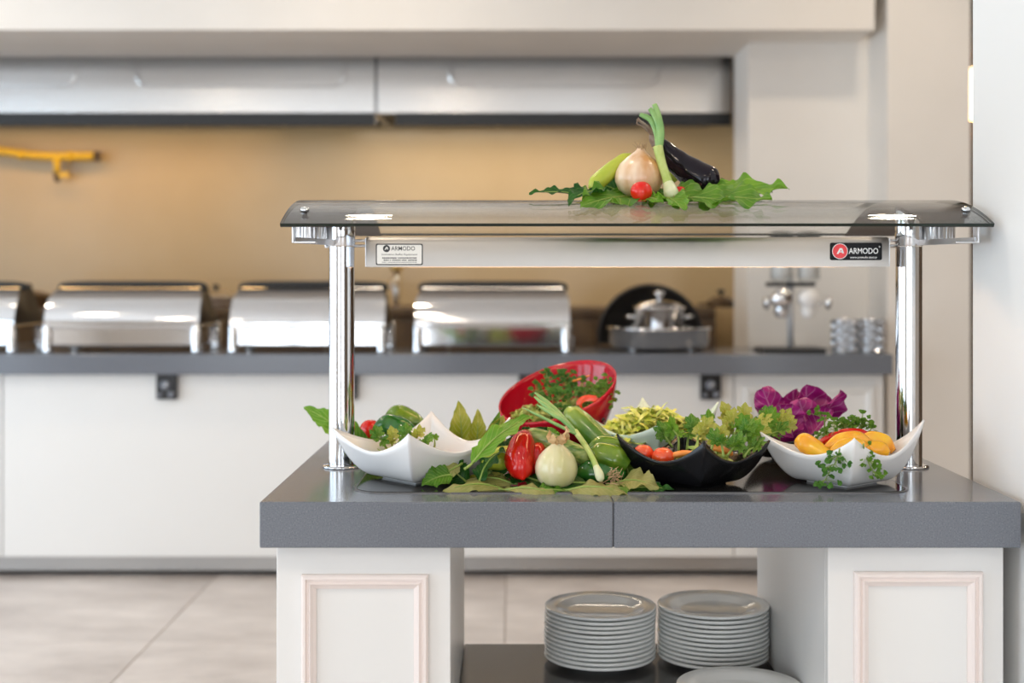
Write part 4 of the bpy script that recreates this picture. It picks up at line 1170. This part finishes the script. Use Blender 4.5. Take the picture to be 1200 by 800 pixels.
# ------------------------------------------------------------------ filling of the black bowl
shreds('chopped_greens', 'chopped green leaves under the celery in the black bowl', Vector((0.375, 2.565, ZP+0.03)), 0.058, 0.06, 0.035, 220, L_letg, 31, (0.02, 0.04), 0.005)
spots = [(795, 528, 788, 503, 2.66, 0), (805, 528, 812, 500, 2.68, 0), (818, 530, 826, 502, 2.64, 1), (834, 530, 842, 512, 2.58, 1), (846, 528, 858, 494, 2.68, 1),
         (858, 530, 872, 488, 2.70, 1), (866, 532, 882, 506, 2.62, 0), (852, 534, 862, 520, 2.55, 0), (874, 532, 892, 496, 2.66, 1), (880, 528, 902, 492, 2.72, 0),
         (890, 526, 912, 505, 2.70, 0), (862, 520, 852, 486, 2.76, 1), (838, 524, 832, 496, 2.72, 0), (872, 536, 884, 524, 2.56, 0), (848, 536, 842, 516, 2.54, 0), (884, 524, 918, 492, 2.76, 1),
         (868, 528, 874, 504, 2.60, 0), (880, 520, 896, 488, 2.74, 0), (858, 516, 868, 498, 2.66, 0), (896, 524, 920, 500, 2.74, 1), (788, 524, 778, 508, 2.70, 0)]
rank = nth_from_left(spots, lambda q: q[2], lambda q: q[5])
for k, q in enumerate(spots):
    (x, y, x2, y2, Y, ye) = q
    lab = '%s %s celery sprig from the left in the heap at the black bowl' % (rank[q], 'yellowish' if ye else 'green')
    Y -= 0.035
    celery(lab, P(x, y, Y), P(x2, y2, Y+0.01), 0.030, L_cely if ye else (L_cel if k % 3 else L_bright), 70+k, 'yellowish celery sprigs' if ye else 'green celery sprigs')
for k, (x, y, Y, r_, lab) in enumerate(((754, 536, 2.56, 0.020, 'halved tomato lying by the left corner of the black bowl'),
                                        (777, 541, 2.535, 0.022, 'round tomato in the middle of the black bowl'))):
    p = P(x, y, Y); p.z -= r_*0.5; tomato('tomato', lab, p, r_, M_torange, 'tomatoes in the black bowl')
for k, (x, y, x2, y2, Y, lab) in enumerate(((787, 534, 812, 531, 2.53, 'red-orange carrot stick in the black bowl beside the tomato'), (836, 524, 858, 532, 2.54, 'orange carrot stick in the black bowl under the celery'))):
    a, b = P(x, y, Y), P(x2, y2, Y); o = tube('carrot_stick', [a-a, (b-a)*0.5+Vector((0, -.003, .002)), b-a], [0.007, 0.009, 0.006], M_carrot, None, 4, 8, None, 0.8); o.location = a
    tag(o, lab, 'carrot')

# ------------------------------------------------------------------ filling of the right white bowl
pepper('yellow_pepper', 'thick-ended yellow pepper at the left of the right white bowl', [P(934, 519, 2.58), P(942, 519, 2.57), P(953, 525, 2.56), P(968, 533, 2.54), P(978, 538, 2.53)], [0.010, 0.020, 0.019, 0.013, 0.006], M_yelpep, 3, 0.05)
pepper('red_pepper', 'long slim red pepper curving across the right white bowl', [P(955, 524, 2.63), P(970, 514, 2.62), P(990, 508, 2.61), P(1008, 508, 2.61), P(1020, 512, 2.61)], [0.004, 0.008, 0.010, 0.010, 0.006], M_redpep, 3, 0.04)
pepper('orange_pepper', 'long orange pepper in the middle of the right white bowl', [P(966, 526, 2.57), P(985, 516, 2.57), P(1004, 514, 2.57), P(1020, 520, 2.57)], [0.006, 0.014, 0.015, 0.008], M_orpep, 3, 0.05)
pepper('yellow_pepper', 'small yellow pepper behind the front corner of the right white bowl', [P(972, 532, 2.55), P(988, 522, 2.55), P(1006, 522, 2.55), P(1020, 530, 2.55)], [0.006, 0.013, 0.013, 0.005], M_yelpep, 3, 0.05)
pepper('orange_pepper', 'wrinkled orange pepper at the right of the right white bowl', [P(1008, 516, 2.60), P(1022, 514, 2.60), P(1036, 519, 2.59), P(1047, 529, 2.58)], [0.008, 0.015, 0.017, 0.007], M_orpep, 4, 0.12)
pepper('yellow_pepper', 'yellow pepper low at the right of the right white bowl', [P(1014, 528, 2.56), P(1028, 525, 2.56), P(1042, 531, 2.55)], [0.008, 0.014, 0.014, 0.006], M_yelpep, 3, 0.08)
shreds('chopped_greens', 'chopped greens under the peppers in the right white bowl', Vector((0.644, 2.575, ZP+0.028)), 0.055, 0.055, 0.025, 160, L_letg, 77, (0.02, 0.04), 0.005)
pr_ = [(982, 512, 978, 496, 2.66, 10), (992, 512, 990, 498, 2.66, 12), (1008, 512, 1010, 496, 2.66, 12), (1000, 508, 1001, 502, 2.67, 10),
       (1018, 508, 1022, 500, 2.67, 8), (975, 520, 970, 510, 2.64, 8), (966, 500, 962, 488, 2.72, 8)]
rank = nth_from_left(pr_, lambda q: q[2])
for k, q in enumerate(pr_):
    (x, y, x2, y2, Y, n_) = q; Y -= 0.025
    parsley('%s upright parsley sprig from the left behind the peppers in the right bowl' % rank[q], P(x, y, Y), P(x2, y2, Y), n_+4, 0.0125, 80+k, 'parsley in the right white bowl', L_mid, spread=0.4)
parsley('parsley sprig hanging over the left front side of the right white bowl', P(984, 526, 2.425), P(967, 562, 2.455), 34, 0.0135, 95, None, L_pars, spread=0.45)
parsley('parsley sprig hanging over the right front side of the right white bowl', P(1012, 520, 2.42), P(1023, 553, 2.45), 28, 0.012, 96, None, L_mid, spread=0.4)

# ------------------------------------------------------------------ red cabbage
t = thing('red_cabbage', 'loose ruffled red cabbage leaves in the dark bowl at the back', 'cabbage', Vector((0.622, 2.90, ZP+0.03)))
o = t.location
for k, (bx, by, tx, ty, Y, W, nr, cu) in enumerate((
        (915, 508, 893, 456, 2.90, 0.036, (-0.35, -1, 0.25), -0.10), (930, 512, 915, 474, 2.83, 0.040, (0.05, -1, 0.35), -0.14),
        (940, 510, 925, 456, 2.94, 0.052, (0.25, -0.9, 0.4), 0.14), (948, 512, 948, 451, 2.92, 0.050, (0.3, -1, 0.15), -0.10),
        (950, 512, 938, 470, 2.85, 0.044, (-0.1, -1, 0.3), -0.16), (955, 514, 982, 455, 2.89, 0.032, (0.7, -0.8, 0.2), 0.12),
        (944, 510, 962, 458, 2.95, 0.044, (-0.4, -1, 0.2), 0.10), (945, 516, 972, 478, 2.84, 0.030, (-0.5, -0.8, 0.5), -0.10),
        (935, 512, 900, 470, 2.96, 0.046, (0.2, -0.8, 0.4), 0.1))):
    leaf('leaf', P(bx, by, Y+0.01)-o, P(tx, ty, Y)-o, W, nr, L_cab, t, arch=-0.06, cup=0.55 if k % 2 else -0.5, ruffle=0.20, rk=5, seed=300+k, nL=26, nW=14, peak=1.25, curl=cu, blunt=0.5)
lathe('heart', [(0, 0), (0.03, 0.002), (0.05, 0.02), (0.045, 0.045), (0.0, 0.06)], L_cab, t, 20)

# ------------------------------------------------------------------ filling of the left white bowl and what lies behind it
tomato('tomato', 'round red tomato behind the left white bowl', P(434, 515, 2.90), 0.0235, M_tom, None, None, 0.95)
pepper('green_pepper', 'dark green pepper beside the tomato behind the left white bowl', [P(441, 502, 2.86), P(455, 498, 2.86), P(472, 503, 2.85), P(490, 512, 2.85)], [0.012, 0.023, 0.024, 0.013], M_dkpep, 4, 0.08)
pepper('green_pepper', 'light green pepper lying on the dark one behind the left white bowl', [P(452, 494, 2.92), P(466, 486, 2.92), P(482, 492, 2.91), P(500, 500, 2.90)], [0.010, 0.021, 0.020, 0.008], M_grpep, 3, 0.10)
pepper('green_pepper', 'green pepper at the bottom of the heap behind the left white bowl', [P(415, 528, 2.89), P(445, 524, 2.89), P(490, 526, 2.90)], [0.012, 0.024, 0.022, 0.010], M_grpep, 3, 0.08)
pr_ = [(455, 530, 443, 511, 2.68, 0), (462, 532, 461, 513, 2.69, 1), (472, 530, 475, 509, 2.68, 0), (484, 532, 490, 511, 2.68, 1), (488, 534, 498, 519, 2.66, 0), (505, 534, 509, 514, 2.72, 2)]
rank = nth_from_left(pr_, lambda q: q[2])
for k, q in enumerate(pr_):
    (x, y, x2, y2, Y, c_) = q
    celery('%s pale celery sprig from the left in the left white bowl' % rank[q], P(x, y, Y), P(x2, y2, Y), 0.026 if k < 5 else 0.014, (L_cel, L_cely, L_bright)[c_], 120+k, 'celery in the left white bowl', nleaf=4 if k < 5 else 1)
for k, (x, y, lab) in enumerate(((506, 529, 'small cherry tomato in the left white bowl, the left of two'), (525, 531, 'small cherry tomato in the left white bowl, the right of two'))):
    p = P(x, y, 2.70); p.z -= 0.020; tomato('cherry_tomato', lab, p, 0.013, M_torange, 'cherry tomatoes in the left bowl')
shreds('shredded_carrot', 'orange shredded carrot at the bottom of the left white bowl', Vector((-0.165, 2.655, ZP+0.010)), 0.070, 0.070, 0.030, 260, M_carrot, 55, (0.015, 0.03), 0.002)
shreds('chopped_greens', 'chopped greens under the celery in the left white bowl', Vector((-0.222, 2.645, ZP+0.015)), 0.062, 0.058, 0.048, 240, L_letg, 56, (0.02, 0.04), 0.005)
o = box('folded_label', (0, 0, 0), (0.012, 0.004, 0.016), M_skin, None, 0.001); o.location = P(439, 531, 2.685); o.rotation_euler = (-0.5, 0, 0.72)
tag(o, 'small tan tag stuck on the inside of the left white bowl', 'tag')
leaf_thing('salad_leaf', 'crinkled green leaf poking out left behind the left chrome post', P(436, 533, 2.92), P(356, 477, 2.96), 0.032, (0.25, -0.9, 0.5), L_bright, cup=0.2, ruffle=0.14, rk=7, teeth=9, tamp=0.12, seed=1)
leaf_thing('salad_leaf', 'dark green leaf right of the left chrome post behind the white bowl', P(434, 542, 2.84), P(400, 488, 2.86), 0.022, (0.2, -1, 0.4), L_mid, cup=0.3, seed=2)
for k, (x, y, x2, y2, W, m, lab) in enumerate(((542, 536, 537, 469, 0.027, L_yel, 'pointed yellow-green leaf standing behind the left white bowl'), (557, 536, 560, 479, 0.022, L_yel, 'short rounded leaf standing behind the left white bowl'),
                                               (562, 536, 586, 481, 0.014, L_mid, 'slender green leaf beside the red bowl'), (568, 536, 590, 486, 0.028, L_yel, 'broad pale leaf under the low lip of the red bowl'), (533, 536, 531, 487, 0.017, L_yel, 'tiny pale leaf left of the pointed yellow-green leaf'))):
    leaf_thing('salad_leaf', lab, P(x, y, 2.90), P(x2, y2, 2.89), W, (0.2, -1, 0.2), m, cup=0.35, ruffle=0.16, rk=5, teeth=6, tamp=0.12, seed=20+k)

# ------------------------------------------------------------------ leaf bed on the warming plate
UP = (0, -0.25, 1)
FL = [ # label, base px, tip px, Ybase, Ytip, W, normal, material, arch, cup, curl
 ('bright jagged leaf leaning against the left white bowl', (553, 543), (625, 489), 2.495, 2.57, 0.025, (-0.25, -0.6, 0.9), L_bright, 0.10, 0.15, 0.02),
 ('dark leaf lying behind the bright jagged leaf', (574, 553), (614, 514), 2.565, 2.61, 0.034, (-0.3, -0.9, 0.5), L_dark, 0.06, 0.2, 0.0),
 ('dark leaf arching against the right side of the left white bowl', (562, 563), (592, 526), 2.515, 2.56, 0.030, (-0.8, -0.5, 0.5), L_dark, 0.12, 0.1, 0.0),
 ('pale folded leaf under the right front side of the left white bowl', (530, 556), (494, 568), 2.52, 2.50, 0.024, (-0.2, -0.85, 0.6), L_mid, 0.12, 0.3, -0.02),
 ('pale pointed leaf propped beside the left white bowl', (538, 545), (506, 566), 2.54, 2.50, 0.016, (-0.3, -1, 0.4), L_olive, 0.04, 0.1, 0.0),
 ('dark curled leaf behind the pale folded leaf', (548, 566), (522, 546), 2.55, 2.57, 0.028, (0.1, -1, 0.3), L_dark, 0.18, 0.5, 0.0),
 ('long olive leaf lying flat with its tip at the left', (590, 573), (512, 580), 2.50, 2.455, 0.022, (0, -0.35, 1), L_olive, 0.12, -0.25, 0.0),
 ('olive leaf lying flat behind the long olive leaf', (600, 566), (545, 563), 2.53, 2.55, 0.026, (0, -0.35, 1), L_olive, 0.10, -0.2, 0.0),
 ('olive leaf lying in front of the red pepper', (592, 574), (656, 582), 2.48, 2.44, 0.026, (0, -0.4, 1), L_olive, 0.10, -0.3, -0.01),
 ('green leaf with a curled tip lying in front of the white onion', (628, 576), (668, 578), 2.455, 2.47, 0.026, (0, -0.5, 1), L_mid, 0.08, -0.2, 0.06),
 ('dark leaf under the red pepper', (640, 568), (588, 560), 2.52, 2.56, 0.034, (0, -0.4, 1), L_dark, 0.10, 0.2, 0.0),
 ('dark leaf under the white onion', (690, 566), (620, 572), 2.51, 2.49, 0.034, (0, -0.3, 1), L_dark, 0.04, 0.1, 0.0),
 ('pale leaf lying in front of the spring onion bulb', (665, 574), (738, 580), 2.47, 2.44, 0.030, (0, -0.4, 1), L_olive, 0.10, -0.2, 0.0),
 ('green leaf with a lifted edge right of the spring onion bulb', (700, 582), (740, 574), 2.45, 2.47, 0.024, (-0.2, -0.6, 1), L_mid, 0.16, -0.3, 0.02),
 ('jagged olive leaf beside the black bowl', (722, 566), (772, 572), 2.52, 2.46, 0.034, (0.1, -0.6, 1), L_olive, 0.12, 0.1, 0.0),
 ('dark green leaf under the front of the black bowl', (735, 572), (790, 574), 2.49, 2.46, 0.020, (0, -0.4, 1), L_dark, 0.04, 0.1, 0.0),
 ('leaf between the green peppers and the black bowl', (738, 560), (728, 535), 2.56, 2.60, 0.026, (0.2, -1, 0.4), L_mid, 0.08, 0.2, 0.0),
 ('dark leaf at the back of the vegetable pile', (600, 540), (650, 505), 2.66, 2.72, 0.04, (-0.2, -1, 0.4), L_dark, 0.06, 0.2, 0.0),
 ('broad dark leaf in the shade beside the onion', (700, 560), (655, 545), 2.58, 2.60, 0.04, (0, -0.7, 0.7), L_dark, 0.08, 0.2, 0.0),
 ('small bright leaf tip between cucumber and red bowl', (655, 520), (642, 500), 2.66, 2.68, 0.012, (0, -1, 0.2), L_bright, 0.1, 0.2, 0.0),
]
for k, (lab, b, tp, yb_, yt_, W, nr, m, ar, cu, cl_) in enumerate(FL):
    leaf_thing('salad_leaf', lab, P(b[0], b[1], yb_), P(tp[0], tp[1], yt_), W, nr, m, 'leaves spread under the vegetables', True, None, arch=ar, cup=cu, curl=cl_, ruffle=0.16, rk=5, teeth=8, tamp=0.14, seed=200+k)

# ------------------------------------------------------------------ vegetables of the centre pile
onion('white_onion', 'white onion with dry papery neck in front of the cucumbers', P(651, 572, 2.505), 25*2.505/F, 58*2.505/F, M_onw, (0.05, 0.04), top='skin')
pepper('red_pepper', 'large glossy red pepper pointing down beside the white onion', [P(616, 510, 2.59), P(612, 521, 2.56), P(609, 537, 2.535), P(611, 551, 2.515), P(613, 562, 2.50)], [0.014, 0.026, 0.030, 0.023, 0.003], M_redpep, 3, 0.09, stem=None)
pepper('red_pepper', 'small red pepper squeezed between the large red pepper and the onion', [P(634, 522, 2.60), P(628, 532, 2.57), P(623, 546, 2.55), P(620, 556, 2.54)], [0.011, 0.019, 0.017, 0.005], M_redpep, 3, 0.06)
def cucumber(label, pts, r_, m, ends=True):
    pts = [Vector(p) for p in pts]; o = pts[0].copy()
    t = thing('cucumber', label, 'cucumber', o, 'cucumbers in the pile')
    tube('flesh', [p-o for p in pts], [r_*0.35, r_*0.88, r_, r_, r_*1.0, r_*0.9, r_*0.4], m, t, 20, 24, lambda q, a: 1+0.025*math.cos(7*a))
    d = (pts[-1]-pts[-2]).normalized()
    tube('blossom_end', [pts[-1]-o-d*0.001, pts[-1]-o+d*0.003], [r_*0.32, r_*0.15], M_ltpep, t, 10, 2)
    return t
cucumber('large cucumber leaning up towards the red bowl', [P(664, 479, 2.68), P(676, 491, 2.67), P(695, 510, 2.65), P(714, 529, 2.63), P(724, 540, 2.62)], 0.0245, M_cuc)
cucumber('pale striped cucumber lying behind the onion neck', [P(615, 509, 2.60), P(630, 512, 2.60), P(655, 522, 2.59), P(680, 533, 2.57), P(692, 538, 2.56)], 0.0185, M_cuc2)
pepper('green_pepper', 'green pepper lying across the top of the pepper heap beside the black bowl', [P(690, 527, 2.59), P(704, 522, 2.59), P(720, 523, 2.585), P(733, 530, 2.58)], [0.008, 0.018, 0.018, 0.009], M_grpep, 3, 0.10)
pepper('green_pepper', 'broad green pepper below the top one beside the black bowl', [P(690, 533, 2.56), P(704, 532, 2.555), P(720, 537, 2.55), P(736, 546, 2.545)], [0.012, 0.022, 0.024, 0.012], M_grpep, 3, 0.10)
pepper('green_pepper', 'dark green pepper lowest in the heap behind the spring onion bulb', [P(676, 556, 2.56), P(692, 553, 2.555), P(712, 553, 2.55), P(732, 556, 2.55)], [0.012, 0.024, 0.025, 0.012], M_dkpep, 3, 0.08)
pepper('green_pepper', 'yellow-green pepper half hidden under the bright jagged leaf', [P(566, 545, 2.555), P(574, 541, 2.56), P(588, 538, 2.575), P(606, 530, 2.60)], [0.008, 0.018, 0.024, 0.018], M_ltpep, 3, 0.10)
pepper('green_pepper', 'green pepper supporting the pile at the back beneath the cucumbers', [P(640, 548, 2.66), P(670, 545, 2.66), P(705, 545, 2.66)], [0.012, 0.027, 0.027, 0.014], M_dkpep, 3, 0.08)
scallion('spring onion lying across the cucumbers with its bulb at the front', [P(704.5, 564, 2.462), P(702, 555, 2.468), P(695, 538, 2.49), P(686, 522, 2.52), P(674, 505, 2.555)],
         [([P(660, 490, 2.58), P(645, 475, 2.60), P(627, 460, 2.62)], [0.006, 0.0072, 0.0066, 0.0025]),
          ([P(659, 492, 2.572), P(643, 478, 2.592), P(626.5, 465, 2.612)], [0.006, 0.007, 0.0066, 0.0025]),
          ([P(662, 494, 2.565), P(646, 484, 2.58), P(629, 474, 2.60)], [0.006, 0.0068, 0.006, 0.0015]),
          ([P(664, 503, 2.55), P(640, 491, 2.57), P(612, 477, 2.60)], [0.005, 0.0055, 0.005, 0.0015])], 0.0088, None, False)
r = random.Random(17); parts = []
for k in range(22):
    p = P(r.uniform(712, 722), r.uniform(556, 564), 2.462); a = Vector((r.uniform(0.2, 1), r.gauss(0, .3), r.gauss(0.3, .6))).normalized(); o0 = P(715, 561, 2.462); pts = [p-o0]
    q = p-o0
    for i in range(4):
        a = (a+Vector((r.gauss(0, .6), r.gauss(0, .3), r.gauss(-0.1, .6)))).normalized(); q = q+a*r.uniform(0.004, 0.009); q.z = max(q.z, -0.008); pts.append(q)
    parts.append(tube_data(pts, [0.0008]*4+[0.0004], 4, 12))
V, Fc = join_data(parts); o = link('root_tuft', mesh('root_tuft', V, Fc), M_drystem, None); o.location = o0
tag(o, 'tangle of dry brown roots on the leaf beside the black bowl', 'roots', None, 'stuff')

# ------------------------------------------------------------------ arrangement on top of the glass
def G(px_, Y, dz=0.0): return Vector((X_(px_, Y), Y, gz(Y)+dz))
TL = [
 ('large leaf spreading right over the front of the glass canopy', G(790, 2.72, 0.006), G(905, 2.57, 0.020), 0.058, (0, -0.6, 1), L_mid, 0.02, 0.10, 0.0),
 ('long pointed leaf reaching furthest right on the glass canopy', G(800, 2.78, 0.008), P(925, 221, 2.70), 0.050, (0, -0.5, 1), L_bright, 0.02, 0.22, 0.0),
 ('dark leaf at the back right of the glass canopy', G(800, 2.86, 0.010), P(905, 222, 2.82), 0.04, (0, -0.4, 1), L_dark, 0.03, 0.25, 0.0),
 ('leaf under the aubergine on the glass canopy', G(760, 2.70, 0.005), G(862, 2.585, 0.014), 0.056, (0, -0.55, 1), L_mid, 0.03, 0.15, 0.0),
 ('ruffled leaf hanging forward below the spring onion', G(770, 2.72, 0.006), G(802, 2.53, 0.010), 0.034, (0.1, -0.6, 1), L_bright, 0.05, 0.35, 0.0),
 ('light leaf drooping forward below the cherry tomato', G(748, 2.73, 0.005), G(682, 2.565, 0.010), 0.052, (0, -0.6, 1), L_mid, 0.04, 0.12, 0.0),
 ('small bright leaf lifted in front of the cherry tomato', G(752, 2.66, 0.004), G(778, 2.585, 0.010), 0.018, (-0.1, -0.7, 0.8), L_bright, 0.10, 0.2, 0.0),
 ('dark crumpled leaf at the left of the glass arrangement', G(705, 2.70, 0.012), G(666, 2.585, 0.010), 0.030, (-0.2, -0.6, 0.8), L_dark, 0.10, 0.3, 0.0),
 ('narrow dark leaf reaching furthest left on the glass canopy', G(690, 2.72, 0.008), P(620, 226, 2.70), 0.020, (0, -0.4, 1), L_dark, 0.04, 0.25, 0.0),
 ('dark leaf standing behind the tan onion', G(740, 2.80, 0.006), P(700, 214, 2.80), 0.032, (-0.3, -0.8, 0.5), L_dark, 0.06, 0.2, 0.0),
 ('leaf under the light green pepper on the glass canopy', G(735, 2.76, 0.005), G(668, 2.74, 0.012), 0.035, (0, -0.35, 1), L_mid, 0.05, 0.15, 0.0),
]
for k, (lab, b, tp, W, nr, m, ar, cu, cl_) in enumerate(TL):
    leaf_thing('salad_leaf', lab, b, tp, W, nr, m, 'leaves on the glass canopy', True, None, arch=ar, cup=cu, curl=cl_, ruffle=0.17, rk=6, teeth=9, tamp=0.16, seed=400+k)
onion('tan_onion', 'large tan onion standing on the glass canopy', G(748, 2.715, 0.004), 28.5*2.715/F, 60*2.715/F, M_ony, (0.03, 0.05), top='tuft')
tomato('cherry_tomato', 'bright red cherry tomato in front of the tan onion', G(751.5, 2.635, 0.004), 13*2.635/F, M_tom, None, None, 0.95)
tomato('cherry_tomato', 'red tomato peeping out under the aubergine', G(797, 2.69, 0.004), 0.014, M_tom, None, None, 0.95)
# aubergine
pts = [P(771, 168, 2.76), P(781, 178, 2.76), P(795, 191, 2.755), P(812, 203, 2.74), P(830, 212, 2.72), P(843, 219, 2.71)]
t = thing('aubergine', 'glossy black aubergine leaning on the tan onion', 'aubergine', pts[0]); o = pts[0].copy()
tube('flesh', [p-o for p in pts], [0.016, 0.021, 0.026, 0.031, 0.031, 0.008], M_eggpl, t, 28, 30)
tube('calyx', [P(769.5, 166, 2.76)-o, P(766, 162, 2.757)-o, P(763, 157, 2.755)-o], [0.014, 0.010, 0.005], M_calyx, t, 14, 8, lambda q, a: 1+0.14*math.cos(5*a))
tube('stalk', [P(765, 159, 2.756)-o, P(758, 148, 2.75)-o, P(750, 142, 2.748)-o, P(747, 139, 2.748)-o], [0.005, 0.0032, 0.003, 0.0036], M_calyx, t, 10, 14)
tube('dry_sepal', [P(764, 158, 2.752)-o, P(753, 148, 2.745)-o, P(746.5, 145, 2.742)-o, P(748, 138, 2.74)-o], [0.003, 0.0018, 0.0014, 0.0008], M_calyx, t, 6, 14)
pepper('light_green_pepper', 'light green pepper leaning on the left of the tan onion', [P(694, 222, 2.72), P(700, 214, 2.725), P(714, 202, 2.735), P(730, 188, 2.75), P(740, 182, 2.755)], [0.010, 0.0175, 0.0175, 0.014, 0.006], M_ltpep, 3, 0.06)
pepper('light_green_pepper', 'light green pepper whose curved tip shows behind the aubergine', [P(780, 212, 2.83), P(795, 200, 2.82), P(812, 194, 2.81), P(824, 197, 2.80), P(829, 199, 2.80)], [0.016, 0.016, 0.012, 0.006, 0.004], M_ltpep, 3, 0.05)
scallion('spring onion standing upright between the tan onion and the aubergine', [P(788, 234, 2.655), P(786, 224, 2.66), P(780, 205, 2.675), P(775, 190, 2.69), P(771, 172, 2.70)],
         [([P(769, 155, 2.71), P(762, 140, 2.715), P(750, 134, 2.72)], [0.0058, 0.0062, 0.0062, 0.0042]),
          ([P(772, 150, 2.705), P(766, 134, 2.71), P(761, 127, 2.71)], [0.0052, 0.0055, 0.0055, 0.0045]),
          ([P(775, 158, 2.70), P(772, 138, 2.71), P(767, 122, 2.715)], [0.0065, 0.0072, 0.0068, 0.0055])], 0.0155, None, True)
